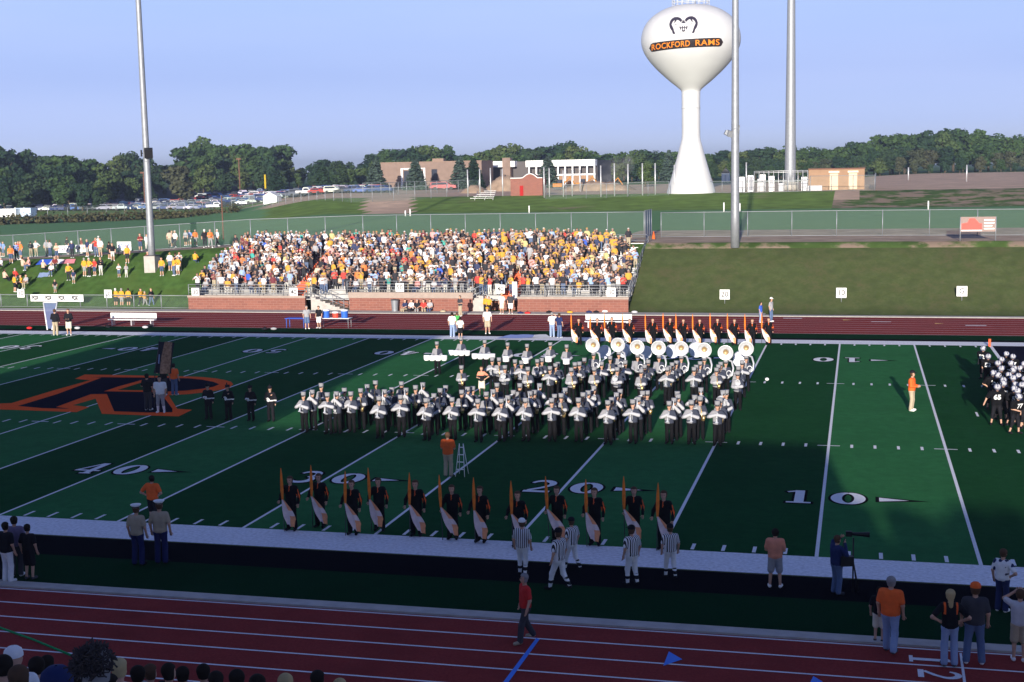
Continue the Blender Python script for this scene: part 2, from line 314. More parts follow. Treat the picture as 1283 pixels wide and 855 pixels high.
def ribbon(mb, pts, wd, mi, z, grow=0):
    pts = [Vector((p[0], p[1])) for p in pts]
    if grow:
        pts[0] = pts[0]-(pts[1]-pts[0]).normalized()*grow; pts[-1] = pts[-1]+(pts[-1]-pts[-2]).normalized()*grow
    vs = []
    for i, p in enumerate(pts):
        d = (pts[min(i+1, len(pts)-1)]-pts[max(0, i-1)]).normalized(); nrm = Vector((-d.y, d.x)); wv = wd[i] if isinstance(wd, list) else wd
        vs += [(*(p+nrm*(wv/2+grow)), z), (*(p-nrm*(wv/2+grow)), z)]
    mb.add(vs, [(2*i, 2*i+1, 2*i+3, 2*i+2) for i in range(len(pts)-1)], mi)
def arc(cx, cy, rx, ry, a0, a1, n=18): return [(cx+rx*math.cos(R(a0+(a1-a0)*i/n)), cy+ry*math.sin(R(a0+(a1-a0)*i/n))) for i in range(n+1)]
def digit(d):
    """strokes (points, widths) in a box 1.3 m wide and 1.85 m tall, origin at the middle"""
    if d == '0': return [(arc(0, 0, .44, .74, 90, 450, 28), [(.16+.26*abs(math.cos(R(90+360*i/28)))) for i in range(29)])]
    if d == '1': return [([(0.05, .9), (0.05, -.8)], .36), ([(-.42, -.84), (.5, -.84)], .17), ([(-.42, .62), (-.06, .8)], .16)]
    if d == '2': return [(arc(-.02, .38, .42, .44, 170, -40, 14)+[(.1, -.2), (-.4, -.66)], [.14]+[.18+.14*math.sin(PI*i/14) for i in range(14)]+[.22, .2]), ([(-.55, -.8), (.52, -.8)], .26)]
    if d == '3': return [(arc(-.06, .42, .38, .42, 165, -75, 14), [.13+.18*math.sin(PI*i/14) for i in range(15)]), (arc(-.06, -.40, .42, .46, 78, -165, 14), [.13+.2*math.sin(PI*i/14) for i in range(15)])]
    if d == '4': return [([(.18, .9), (.18, -.8)], .3), ([(-.1, -.84), (.45, -.84)], .14), ([(-.6, -.38), (.6, -.38)], .18), ([(.08, .86), (-.52, -.36)], .15)]
    if d == '5': return [([(-.38, .8), (.42, .8)], .22), ([(-.34, .8), (-.38, .05)], .16), (arc(-.06, -.3, .42, .52, 125, -160, 14), [.14+.2*math.sin(PI*i/14) for i in range(15)])]
    if d == 'G': return [(arc(0, 0, .46, .74, 50, 330, 22), .25), ([(0, -.12), (.5, -.12)], .2)]
def number(mb, txt, x, y, flip, arrow):
    for i, ch in enumerate(txt):
        ox = (-1 if i == 0 else 1)*.84
        for k, (p, wd) in enumerate(digit(ch)):
            for grow, mi, z in ((.1, 1, .012), (0, 0, .020)):
                q = MB(); ribbon(q, p, wd, mi, 0, grow); sg = -1 if flip else 1
                mb.add([(x+sg*(a*.9+ox), y+sg*b, z+.001*k) for a, b, _ in q.v], q.f, mi)
    if arrow:
        mb.add([(x+arrow*1.75, y+.42, .012), (x+arrow*1.75, y-.36, .012), (x+arrow*3.5, y+.0, .012)], [(0, 1, 2)], 1)
        mb.add([(x+arrow*1.87, y+.28, .018), (x+arrow*1.87, y-.26, .018), (x+arrow*2.85, y+.0, .018)], [(0, 1, 2)], 0)
nb = MB()
for k, t in ((10, '10'), (20, '20'), (30, '30'), (40, '40'), (50, '50'), (60, '40'), (70, '30')):
    a = 1 if k < 50 else (-1 if k > 50 else 0)
    number(nb, t, -k*YD, 7.3, False, a); number(nb, t, -k*YD, FW-7.3, True, a)
tag(nb.build('yard_numbers', [paint, turf_black]), kind='structure')
# the big letter at midfield
def px(pts, ox, oy, sc, z): return [(*flat(ox+a/sc, oy+b/sc)[:2], z) for a, b in pts]
R_out = [(-60, 345), (-45, 326), (55, 323), (250, 264), (425, 215), (355, 208), (400, 188), (560, 190), (720, 194), (860, 196), (960, 200), (1020, 206), (1065, 214), (1092, 222), (1103, 234), (1085, 250), (1045, 260), (990, 269), (900, 280), (798, 286), (838, 350), (908, 355), (845, 386), (660, 380), (482, 374), (452, 302), (345, 333), (422, 342), (362, 366), (150, 358), (-40, 352)]
R_in = [(85, 337), (270, 281), (480, 203), (425, 200), (600, 202), (760, 203), (890, 206), (960, 213), (1010, 223), (1037, 234), (1010, 246), (960, 255), (880, 264), (775, 270), (757, 272), (815, 350), (815, 366), (700, 368), (540, 362), (505, 280), (430, 281), (265, 342), (330, 350), (200, 347)]
C_out = [(492, 268), (560, 245), (690, 209), (705, 212), (760, 272)]; C_in = [(556, 262), (678, 224), (700, 226), (735, 264)]
lb = MB()
for pts, z, mi in ((R_out, .014, 0), (R_in, .018, 1), (C_out, .022, 0), (C_in, .026, 2)): lb.poly(px(pts, 0, 420, 3.774, z), mi)
tag(lb.build('midfield_letter', [turf_orange, turf_navy, turf_dark]), kind='structure')

# tracks
LN = 1.07
sheet('near_track', [(-130, 60, -7.2-8*LN-.3, -7.2)], .004, [track_m]); sheet('far_track', [(-130, 60, 54.05, 64.6)], .004, [track_m])
tl = [(-130, 60, -7.3-LN*k-.035, -7.3-LN*k+.035) for k in range(9)]+[(-130, 60, 54.2+1.27*k-.03, 54.2+1.27*k+.03) for k in range(9)]
sheet('track_lane_lines', tl, .008, [paint])
mb = MB()
mb.b2(-130, 60, -7.2, -6.75, -.05, .06); mb.b2(-130, -15, 64.7, 66.55, -.05, .05); mb.b2(-15, 60, 64.7, 65.6, -.05, .05)
tag(mb.build('concrete_kerb_and_walk', [concrete]), kind='structure')
# lane marks near
mk = MB()
def gp(u, v, z): return (*flat(u, v)[:2], z)
mk.poly([gp(672, 800, .014), gp(676, 802, .014), gp(634, 860, .014), (*flat(627, 860)[:2], .014)], 1)
mk.poly([gp(838, 817, .014), gp(855, 827, .014), gp(831, 835, .014)], 1); mk.poly([gp(1019, 848, .014), gp(1031, 855, .014), gp(1012, 862, .014)], 1)
mk.poly([gp(1202, 819, .014), gp(1205, 819, .014), gp(1212, 866, .014), gp(1208, 866, .014)], 0)
def lane_digit(ch, cu, cv):
    c = flat(cu, cv)
    for k, (p, wd) in enumerate(digit(ch)):
        q = MB(); ribbon(q, p, wd, 0, 0); mk.add([(c[0]+b*.5, c[1]-a*.45, .013+.001*k) for a, b, _ in q.v], q.f, 0)
lane_digit('1', 1165, 827); lane_digit('2', 1177, 846)
for u, v in ((160, 786), (350, 781), (1040, 815)): pass
for k in range(12):                                           # exchange marks on the far track
    mkx = -12+3.2*k; yy = 63.6-.92*(k % 9) if k < 9 else 60
    mk.b2(mkx-1.5, mkx-.1, yy-.22, yy+.06, .013, .0135, 0) if k % 2 == 0 else mk.poly([(mkx-.3, yy-.25, .013), (mkx+.35, yy, .013), (mkx-.3, yy+.25, .013)], 2)
tag(mk.build('lane_markings', [paint, blue_paint, yellow_paint]), kind='structure')

# ------------------------------------------------------------------ far grandstand
def uX(u, v, Y): return float(wall(u, v, Y)[0])
SX0, SX1 = -64.4, -25.8; SY = 66.6; NR = 12; RD, RR = .80, .30
sA = uX(385, 380, SY); sB = uX(432, 380, SY); sC = uX(592, 380, SY); sD = uX(648, 380, SY)
gs = empty('far_grandstand', (0, 0, 0)); tag(gs, 'long aluminium bleacher stand with brick front wall on the far side, packed with spectators', 'bleachers')
Z0 = 1.15
mb = MB(); mb.b2(SX0, sA-.2, SY, SY+.3, 0, Z0-.08); mb.b2(sB+.4, sC, SY+.02, SY+.32, 0, Z0-.06); mb.b2(sD, SX1, SY, SY+.3, 0, Z0-.08)
mb.b2(sA-.2, sB+.4, SY+1.4, SY+1.7, 0, Z0-.1); mb.b2(sC, sD, SY+1.4, SY+1.7, 0, Z0-.1)
mb.build('brick_wall', [brick], gs)
mb = MB(); mb.b2(SX0-.05, sA-.15, SY-.05, SY+.36, Z0-.08, Z0+.1); mb.b2(sB+.35, sC+.05, SY-.03, SY+.36, Z0-.06, Z0+.42); mb.b2(sD-.05, SX1+.05, SY-.05, SY+.36, Z0-.08, Z0+.1)
mb.b2(SX0, SX0+.2, SY+.35, SY+10, 0, Z0); mb.build('coping', [M('coping_stone', (.34, .27, .23), .85, .08, 3)], gs)
mb = MB()
ais = [(uX(373, 355, 68)-.65, uX(373, 355, 68)+.65), (uX(640, 357, 68)-.7, uX(640, 357, 68)+.7)]
for i in range(NR):
    y = 67.7+RD*i; z = Z0+RR*(i+1)-.2
    mb.b2(SX0, SX1, y, y+RD-.02, z-.06, z, 0); mb.b2(SX0, SX1, y-.02, y, z-RR, z-.061, 0)
mb.b2(SX0, SX1, SY+.3, 67.7, Z0-.25, Z0-.2); mb.build('deck', [M('deck_aluminium', (.40, .39, .38), .6, .15, 1.5, metal=.2)], gs)
for i in range(NR):
    mb = MB(); y = 67.7+RD*i+.45; z = Z0+RR*(i+1)-.2+.42; e = [SX0]+[v for a in ais for v in a]+[SX1]
    for a, b in ((e[0], e[1]), (e[2], e[3]), (e[4], e[5])): mb.b2(a, b, y, y+.25, z-.04, z)
    for x in np.arange(SX0+.5, SX1, 2.4):
        if not any(a-.1 < x < b+.1 for a, b in ais): mb.b2(x, x+.06, y+.1, y+.16, z-.42, z-.04)
    mb.build('bench', [alu], gs)
for a, b in ais:
    mb = MB()
    for i in range(NR): y = 67.7+RD*i; z = Z0+RR*(i+1)-.2; mb.b2(a, b, y-.03, y+.34, z, z+.02); mb.b2(a, b, y-.04, y-.021, z-.28, z+.02); mb.b2(a, b, y+.36, y+.7, z, z+.15)
    mb.build('aisle_steps', [orange_step], gs)
def rail(x0, x1, y, z, h=1.0, n=None, parent=gs, nm='front_railing', bars=4):
    mb = MB(); n = n or max(2, int(abs(x1-x0)/2.0)+1)
    for k in range(n): x = x0+(x1-x0)*k/(n-1); mb.tube([(x, y, z), (x, y, z+h)], .035, 6)
    for k in range(bars): mb.tube([(x0, y, z+h*(k+1)/bars-.02), (x1, y, z+h*(k+1)/bars-.02)], .028, 6)
    return mb.build(nm, [grey_metal], parent)
rail(SX0, sA, SY+.15, Z0+.1, .95); rail(sB+.2, sC, SY+.15, Z0+.42, .95); rail(sD, SX1, SY+.15, Z0+.1, .95)
mb = MB(); 
for k in range(8): y0 = 67.4+k*1.35; z0 = Z0+(y0-67.7)/RD*RR+.1; mb.tube([(SX1, y0, z0-.2), (SX1, y0, z0+1.0)], .035, 6)
for h in (.3, .65, 1.0): mb.tube([(SX1, 67, Z0+h-.1), (SX1, 77.2, Z0+3.6+h)], .03, 6)
mb.build('end_railing', [grey_metal], gs)
mb = MB()
for k in range(20): x = SX0+(SX1-SX0)*k/19; mb.tube([(x, 77.4, 4.6), (x, 77.4, 5.75)], .03, 6)
for h in (5.2, 5.7): mb.tube([(SX0, 77.4, h), (SX1, 77.4, h)], .03, 6)
mb.build('back_railing', [grey_metal], gs)
# the two stairs
def stairs(x0, x1, up, z1):
    st = MB(); n = 7; w = (x1-x0)
    for i in range(n):
        xa = x0+w*i/n if up > 0 else x1-w*(i+1)/n; st.b2(xa, xa+w/n, SY+.1, SY+1.35, 0, z1*(i+1)/n)
    o = st.build('stairs', [concrete], gs); rl = MB()
    for y in (SY+.05, SY+1.3):
        a, b = ((x0, 0), (x1, z1)) if up > 0 else ((x1, 0), (x0, z1))
        for h in (.45, .95): rl.tube([(a[0], y, a[1]+h), (b[0], y, b[1]+h)], .03, 6)
        for t in (0, .33, .66, 1): rl.tube([(a[0]+(b[0]-a[0])*t, y, (b[1]-a[1])*t), (a[0]+(b[0]-a[0])*t, y, (b[1]-a[1])*t+.97)], .03, 6)
    rl.build('handrail', [grey_metal], o)
stairs(sA+.3, sB-.1, -1, 1.1); stairs(sC-1.8, sC+.9, 1, 1.3)
# yard number boards
def board(x, y, z, txt, label, sz=1.0, stake=0, cat='sign'):
    b = empty('yard_marker', (x, y, z)); tag(b, label, cat, 'white yard number boards')
    MB().box((0, 0, sz/2), (sz, .04, sz)).build('panel', [white_m], b)
    text_on_wall(txt, sz*.75, (0, -.02, sz/2), black_m, b, .01*sz, name='numerals', off=.006)
    if stake: MB().tube([(0, .03, -stake), (0, .03, .2)], .03, 6).build('stake', [grey_metal], b)
for u, v, t, lb_ in ((79-2, 365, None, None),):
    pass
for u, v, t, lb_ in ((245, 365, '30', 'white 30 board at the left end of the bleacher railing'), (368, 365, '40', 'white 40 board on the railing beside the left stairs'), (501, 359, '50', 'white 50 board at the middle of the bleacher railing'),
                     (627, 361, '40', 'white 40 board by the right stairs of the bleachers'), (766, 365, '30', 'white 30 board at the right end of the bleacher railing')):
    p = wall(u, v, SY); board(p[0], SY-.02, p[2]-.45, t, lb_, .72)
p = wall(645, 364, SY); b = empty('notice_board', (p[0], SY-.02, p[2]-.75)); tag(b, 'tall narrow white notice on the railing right of the 40 board', 'sign'); MB().box((0, 0, .75), (.4, .04, 1.4)).build('panel', [white_m], b); text_on_wall('i', .6, (0, -.02, .75), blue_m, b, name='lettering', off=.006)
for u, v, t, lb_ in ((908, 369, '20', 'white 20 board staked on the grass bank right of the bleachers'), (1054, 367, '10', 'white 10 board staked in the middle of the grass bank'), (1205, 366, 'G', 'white G board staked at the right of the grass bank')):
    g = G(u, v+12); board(g[0], g[1], g[2]+.35, t, lb_, .78, .35)

# ------------------------------------------------------------------ fences
def fence(name, pts, h, label, sp=3.0, cover=mesh_m, pr=.04, group=None, postm=grey_metal, maxp=60, cat='fence', rail_low=False, rails=True):
    f = empty(name, (0, 0, 0)); tag(f, label, cat, group); pts = [np.array(p, float) for p in pts]; P = []
    for a, b in zip(pts[:-1], pts[1:]):
        n = max(1, int(np.linalg.norm((b-a)[:2])/sp)); P += [a+(b-a)*i/n for i in range(n)]
    P.append(pts[-1]); P = [np.array([p[0], p[1], float(T(p[0], p[1])) if len(p) < 3 else p[2]]) for p in P]
    base = P[0]; f.location = tuple(base)
    mb = MB()
    for a, b in zip(P[:-1], P[1:]): a = a-base; b = b-base; mb.poly([a+[0, 0, .03], b+[0, 0, .03], b+[0, 0, h-.03], a+[0, 0, h-.03]])
    mb.build('wire_mesh', [cover], f)
    if rails:
        mb = MB(); mb.tube([p-base+[0, 0, h] for p in P], pr*.75, 5)
        if rail_low: mb.tube([p-base+[0, 0, .06] for p in P], pr*.6, 5)
        mb.build('top_rail', [postm], f)
    pm = MB().tube([(0, 0, 0), (0, 0, h+.05)], pr, 6).mesh('post'); pm.materials.append(postm)
    for p in P[:100]: o = mesh_obj('post', pm, f); o.location = tuple(p-base)
    return f
def gl(x, y): return (x, y, float(T(x, y)))
FY = 84
fence('chain_link_fence', [gl(-101, 82), gl(-92, 82), gl(-77, 82), gl(-66, 83), gl(-55, FY+1), gl(uX(807, 297, 86), 86)], 2.4, 'long chain-link fence along the top of the bank behind the bleachers', 3.1, rail_low=True)
xg = uX(807, 297, 86)
f2 = fence('chain_link_fence', [gl(xg+1.6, 86), gl(-10, 86.5), gl(10, 84.5), gl(24, 83)], 2.3, 'chain-link fence with top rail above the right grass bank beside the practice field', 3.6, rail_low=True)
fence('gate', [gl(xg+.1, 86), gl(xg+.1, 90), ], 2.5, 'blue-grey slatted gate between the two chain-link fences by the bleacher end', 1.3, cover=mesh_dense, cat='gate'); 
c = G(819, 300); cn = empty('traffic_cone', tuple(c)); tag(cn, 'small orange cone at the foot of the blue gate', 'cone'); MB().lathe([(.16, 0.03), (.03, .7), (.001, .7)], n=10).build('cone', [cloth('orange', 0)], cn); MB().box((0, 0, .015), (.4, .4, .03)).build('base', [black_m], cn)
fence('low_chain_link_fence', [(-97, 67.2, 0.05), (-78, 67.2, .05), (SX0-.1, 66.9, .05)], 1.15, 'low chain-link fence at the foot of the left grass bank', 2.6, pr=.045, rail_low=True)
for u, v, t, lb_ in ((27, 380, '10', 'white 10 board on the low fence at the far left'), (136, 380, '20', 'white 20 board on the low fence left of the yellow shirts')):
    p = wall(u, v, 67.1); board(p[0], 67.1, .95, t, lb_, .72)
# long white banner on the low fence
p0 = wall(38, 373, 67); p1 = wall(104, 373, 67); wdt = p1[0]-p0[0]; bn = empty('banner', ((p0[0]+p1[0])/2, 67.05, 0.62)); tag(bn, 'long white advertising banner tied to the low fence at the left', 'banner')
MB().box((0, 0, .3), (wdt, .03, .62)).build('cloth', [white_m], bn)
for k in range(4):
    x = (-1.5+k)*wdt/4; text_on_wall('FOX', .52, (x-.18, -.02, .3), black_m, bn, .03, name='lettering', off=.005, width=.66); text_on_wall('17', .40, (x+.37, -.02, .3), red_m, bn, .0, name='lettering', off=.005, width=.26)

# ------------------------------------------------------------------ light poles
def pole(name, base, r0, r1, h, label, n=16, mt=grey_metal, cat='light pole'):
    o = empty(name, tuple(base)); tag(o, label, cat); mb = MB(); k = 12
    mb.tube([(0, 0, h*i/k) for i in range(k+1)], [r0+(r1-r0)*i/k for i in range(k+1)], n); mb.tube([(0, 0, h*.30-.04), (0, 0, h*.30+.04)], r0*.83+.02, n); mb.build('shaft', [mt], o); return o
g = G(191, 338); lp = pole('light_pole', g+[0, 0, 0], .34, .20, 33, 'tall grey steel light pole on a concrete block on the left bank')
pf = MB(); pf.b2(-.55, .55, -.5, .5, -.8, 1.25); pf.build('concrete_footing', [concrete], lp)
mb = MB(); mb.box((.1, 0, 1.3), (1.0, .9, .07)); mb.build('base_plate', [dark_metal], lp)
hz = float(wall(189, 192, g[1])[2]-g[2]); mb = MB(); mb.box((.42, -.35, hz), (.75, .5, .85), rz=.5, rx=.35); mb.box((0, 0, hz), (.8, .1, .1)); mb.box((-.5, 0, hz), (.1, .12, .6)); mb.build('loudspeaker', [black_m], lp)
g = G(921, 311); lp = pole('light_pole', g, .37, .20, 33, 'tall grey steel light pole at the top of the right grass bank'); hz = float(wall(914, 168, g[1])[2]-g[2])
mb = MB(); mb.box((-.42, -.1, hz), (.5, .45, .5), rz=.6, rx=.3, ry=.3); mb.box((-.72, 0, hz+.1), (.3, .4, .36), rz=.3, ry=.5); mb.tube([(0, 0, hz+.15), (-.5, 0, hz+.15)], .05, 6); mb.tube([(.3, -.1, hz), (.36, -.1, hz+.7)], .04, 6); mb.build('floodlight', [grey_metal], lp)
TP = G(866, 242); TD = pj(TP)[2]; PM = TD/FPX                                   # metres per pixel of the photograph at the water tower
g = G(990, 238); gp_ = pole('monopole', g, 1.05, .66, 39, 'thick shiny steel monopole behind the fence right of the water tower', cat='monopole'); MB().tube([(0, 0, 0), (0, 0, 1.4)], 1.5, 16).build('base_collar', [concrete], gp_)
for u, v0, v1, lb_ in ((182, 216, 262, 'brown wooden pole beside the left light pole, standing in the parking lot'), (301, 196, 240, 'brown wooden lamp pole in front of the trees at the back of the parking lot'), (280, 246, 300, 'thin brown pole on the practice field behind the bleachers')):
    g = G(u, v1 if v1 != 240 else 243); hgt = (v1-v0)*pj(g)[2]/FPX; o = empty('wooden_pole', tuple(g)); tag(o, lb_, 'pole'); MB().tube([(0, 0, 0), (0, 0, hgt)], [.2*pj(g)[2]/380, .16*pj(g)[2]/380], 7).build('shaft', [rust], o)
    if v1 != 300: MB().box((0, 0, hgt-.2), (1.7, .5, .4)).build('lamp_head', [rust], o)
g = G(333, 244); o = empty('foul_pole', tuple(g)); tag(o, 'yellow foul pole behind the small white shed', 'pole'); MB().tube([(0, 0, 0), (0, 0, 6.2)], .32, 8).build('shaft', [cloth('yellow', (.5, .36, .02))], o)

# ------------------------------------------------------------------ water tower
wt = empty('water_tower', tuple(TP)); tag(wt, 'big white single-stem water tower with black and orange lettering on its bowl', 'water tower')
zt = lambda v: (242-v)*PM
prof_b = [(11.5, 117), (13, 114.5), (17, 111), (24, 105.5), (32, 98.5), (40, 91), (47, 83.5), (53, 76), (57.5, 68.5), (60.3, 61), (61.2, 54), (60.5, 47), (58.5, 40), (55, 33.5), (50, 27.5), (43, 22), (35, 17.5), (26, 14.2), (16, 12.2), (8, 11.4), (.01, 11.2)]
pb = [(r*PM, zt(v)) for r, v in prof_b]
def smooth_prof(pr, k=3):
    out = []
    for i in range(len(pr)-1):
        p0, p1, p2, p3 = [np.array(pr[min(max(j, 0), len(pr)-1)]) for j in (i-1, i, i+1, i+2)]
        for t in np.arange(k)/k: out.append(tuple(.5*((2*p1)+(-p0+p2)*t+(2*p0-5*p1+4*p2-p3)*t*t+(-p0+3*p1-3*p2+p3)*t**3)))
    return out+[pr[-1]]
pbs = smooth_prof(pb); MB().lathe(pbs, n=64).build('bowl', [tower_white], wt)
prof_s = [(30.5, 242.5), (29, 236), (25.2, 224), (21.5, 211), (17.5, 197), (14.3, 185), (12.2, 177), (11.4, 170), (11.3, 140), (11.4, 124), (11.6, 116.5)]
MB().lathe(smooth_prof([(r*PM, zt(v)) for r, v in prof_s]), n=48).build('stem', [tower_white], wt)
mb = MB()
for a in range(20): t = 2*PI*a/20; mb.tube([(3.2*math.cos(t), 3.2*math.sin(t), zt(13)), (3.2*math.cos(t), 3.2*math.sin(t), zt(13)+1.5)], .05, 5)
for h in (.5, 1.0, 1.5): mb.tube([(3.2*math.cos(2*PI*a/32), 3.2*math.sin(2*PI*a/32), zt(13)+h) for a in range(33)], .05, 5)
mb.tube([(.8, 0, zt(13)), (.8, 0, zt(13)+2.4)], .09, 6); mb.tube([(-1.4, 0, zt(13)), (-1.4, 0, zt(13)+1.9)], .06, 6); mb.build('roof_railing', [tower_white], wt)
MB().tube([(0, -1.62, zt(118)), (0, -1.62, zt(170))], .07, 5).tube([(1.65*math.cos(2*PI*a/32), 1.65*math.sin(2*PI*a/32), zt(137)) for a in range(33)], .06, 5).build('stem_ring', [tower_white], wt)
ba = np.array(pbs); az0 = math.atan2(-(TP[0]-CAM[0]), -(TP[1]-CAM[1]))      # bearing from the tower to the stands
def bowl(u, v, off):
    """a spot of the painted sign: u, v in photograph pixels from the bowl's middle, wrapped on the bowl"""
    z = zt(v); i = np.argsort(ba[:, 1]); r = float(np.interp(z, ba[i, 1], ba[i, 0])); s_ = max(-.98, min(.98, (u-866.5)*PM/r)); a = math.asin(s_)
    vx, vy = -(TP[0]-CAM[0]), -(TP[1]-CAM[1]); n_ = math.hypot(vx, vy); vx /= n_; vy /= n_; rx, ry = -vy, vx   # right-hand side seen from the stands
    c_, s2 = math.cos(a), math.sin(a); return ((r+off)*(c_*vx+s2*rx), (r+off)*(c_*vy+s2*ry), z)
def wrap_poly(mb, pts, off, mi=0):
    n = len(pts); c = (sum(p[0] for p in pts)/n, sum(p[1] for p in pts)/n); mb.add([bowl(p[0], p[1], off) for p in pts], [tuple(range(n))], mi)
mb = MB(); N = 40; tp = []; bt = []
for i in range(N+1):
    u = 816.5+(904.8-816.5)*i/N; s_ = (u-816.5)/(904.8-816.5); e = min(u-816.5, 904.8-u); rr = 5.2; k = math.sqrt(max(0, 1-max(0, 1-e/rr)**2)); vc = 65.3-3.2*s_**.8; tp.append((u, vc-5.0*k)); bt.append((u, vc+5.0*k))
vs = []
for a, b in zip(tp, bt): vs += [bowl(*a, .05), bowl(a[0], (a[1]*2+b[1])/3, .05), bowl(a[0], (a[1]+2*b[1])/3, .05), bowl(*b, .05)]
mb.add(vs, [(4*i+j, 4*i+4+j, 4*i+5+j, 4*i+1+j) for i in range(N) for j in range(3)]); mb.build('name_band', [M('tower_black', (.02, .012, .012), .6)], wt)
for txt, ua, ub in (('ROCKFORD', 820, 865.5), ('RAMS', 872, 900.3)):
    me = link_text(txt, 10, .13, space=1.08); n = len(me.vertices); co = np.empty(n*3); me.vertices.foreach_get('co', co); co = co.reshape(-1, 3); lo, hi = co.min(0), co.max(0); out = []
    for x, y, z in co: u = ua+(ub-ua)*(x-lo[0])/(hi[0]-lo[0]); vc = 65.3-3.2*((u-816.5)/88.3)**.8; out.append(bowl(u, vc-(y-(lo[1]+hi[1])/2)/(hi[1]-lo[1])*6.7, .11))
    me.vertices.foreach_set('co', np.array(out).ravel()); me.materials.clear(); me.update(); mesh_obj('lettering', me, wt, cloth('tower_orange', (.80, .24, .02), 0))
mb = MB(); E = lambda pts: [(800+a/7.77, b/7.77) for a, b in pts]
def crescent(cx, pts_o, pts_i): wrap_poly(mb, E(pts_o+pts_i[::-1]), .07)
for mir in (1, -1):
    mx = lambda L: [((x if mir > 0 else 902-x), y) for x, y in L]
    strips = [([(440, 275), (425, 256), (400, 243), (370, 242), (345, 255), (328, 278), (320, 305), (322, 328)], [(428, 296), (408, 276), (390, 270), (372, 270), (360, 278), (348, 294), (342, 310), (348, 330)]),
              ([(322, 328), (330, 350), (345, 372), (352, 400)], [(346, 322), (357, 345), (365, 372), (376, 402)])]
    for o_, i_ in strips:
        o_ = mx(o_); i_ = mx(i_)
        for k in range(len(o_)-1): wrap_poly(mb, E([o_[k], o_[k+1], i_[k+1], i_[k]]), .07)
    for q in ([(358, 302), (380, 315), (402, 318), (380, 321)], [(402, 318), (420, 345), (422, 372), (414, 345)], [(420, 336), (428, 336), (428, 366), (420, 366)], [(436, 330), (444, 330), (446, 378), (438, 378)], [(424, 388), (440, 400), (440, 405), (422, 394)], [(448, 270), (438, 292), (450, 300), (451, 292)], [(374, 262), (392, 268), (372, 300), (366, 296)]): wrap_poly(mb, E(mx(q)), .075)
wrap_poly(mb, E([(436, 296), (466, 296), (472, 306), (430, 306)]), .08); wrap_poly(mb, E([(434, 372), (468, 372), (460, 386), (442, 386)]), .08); wrap_poly(mb, E([(430, 344), (472, 344), (472, 352), (430, 352)]), .08)
mb.build('ram_emblem', [cloth('emblem', (.03, .025, .045), 0)], wt)

# ------------------------------------------------------------------ people: one smooth surface grown round a jointed skeleton
def surf(fn, lo, hi, h):
    """surface nets on the zero level of fn over a box"""
    ax = [np.arange(lo[i]-h, hi[i]+2*h, h) for i in range(3)]; g = np.stack(np.meshgrid(*ax, indexing='ij'), -1); F = fn(g.reshape(-1, 3)).reshape(g.shape[:3]); ins = F < 0
    acc = np.zeros(tuple(s-1 for s in F.shape)+(3,)); cnt = np.zeros(acc.shape[:3]); nx, ny, nz = acc.shape[:3]
    for a in range(3):
        sl0 = [slice(None)]*3; sl1 = [slice(None)]*3; sl0[a] = slice(0, -1); sl1[a] = slice(1, None); f0 = F[tuple(sl0)]; f1 = F[tuple(sl1)]; cr = (f0 < 0) != (f1 < 0); t = np.where(cr, f0/np.where(cr, f0-f1, 1), 0)
        p = g[tuple(sl0)].copy(); p[..., a] += t*h; o = [i for i in range(3) if i != a]
        for d0 in (0, 1):
            for d1 in (0, 1):
                s = [None]*3; s[a] = slice(0, acc.shape[a]); s[o[0]] = slice(d0, d0+acc.shape[o[0]]); s[o[1]] = slice(d1, d1+acc.shape[o[1]]); s = tuple(s); acc += p[s]*cr[s][..., None]; cnt += cr[s]
    m = cnt > 0; idx = -np.ones(m.shape, int); idx[m] = np.arange(m.sum()); V = acc[m]/cnt[m][:, None]; Q = []
    for a in range(3):
        b, c = (a+1) % 3, (a+2) % 3; sl0 = [slice(1, -1)]*3; sl1 = [slice(1, -1)]*3; sl0[a] = slice(0, -1); sl1[a] = slice(1, None)
        i0 = ins[tuple(sl0)]; i1 = ins[tuple(sl1)]; base = np.array(np.nonzero(i0 != i1)).T
        if not len(base): continue
        flip = i1[tuple(base.T)]; base[:, b] += 1; base[:, c] += 1
        def gi(db, dc): q = base.copy(); q[:, b] -= db; q[:, c] -= dc; return idx[q[:, 0], q[:, 1], q[:, 2]]
        qd = np.stack([gi(1, 1), gi(0, 1), gi(0, 0), gi(1, 0)], 1); qd[flip] = qd[flip][:, ::-1]; Q.append(qd)
    Q = np.concatenate(Q); return V, Q[(Q >= 0).all(1)]
def dcap(P, c):
    a, b, ra, rb = np.array(c[0]), np.array(c[1]), c[2], c[3]; ab = b-a; t = np.clip(((P-a)@ab)/max(1e-9, ab@ab), 0, 1); return np.linalg.norm(P-(a+t[:, None]*ab), axis=1)-(ra+(rb-ra)*t)
def smin_all(P, caps, k, grow):
    d = None
    for c in caps:
        e = dcap(P, c)-grow
        if d is None: d = e
        else: q = np.clip(k-np.abs(d-e), 0, None)/k; d = np.minimum(d, e)-q*q*k*.25
    return d
A_DOWN = ((.27, .03, 1.14), (.27, -.05, .90)); A_HIP = ((.40, .10, 1.16), (.20, -.02, 1.02)); A_FRONT = ((.26, -.02, 1.13), (.10, -.24, 1.12)); A_CROSS = ((.27, -.04, 1.15), (-.05, -.22, 1.16))
A_HORN = ((.37, -.12, 1.22), (.07, -.26, 1.32)); A_UP = ((.30, -.12, 1.22), (.07, -.24, 1.50)); A_EYE = ((.36, -.14, 1.48), (.10, -.20, 1.66)); A_BACK = ((.29, .14, 1.14), (.10, .16, 1.00)); A_DRUM = ((.28, .0, 1.14), (.20, -.28, 1.08))
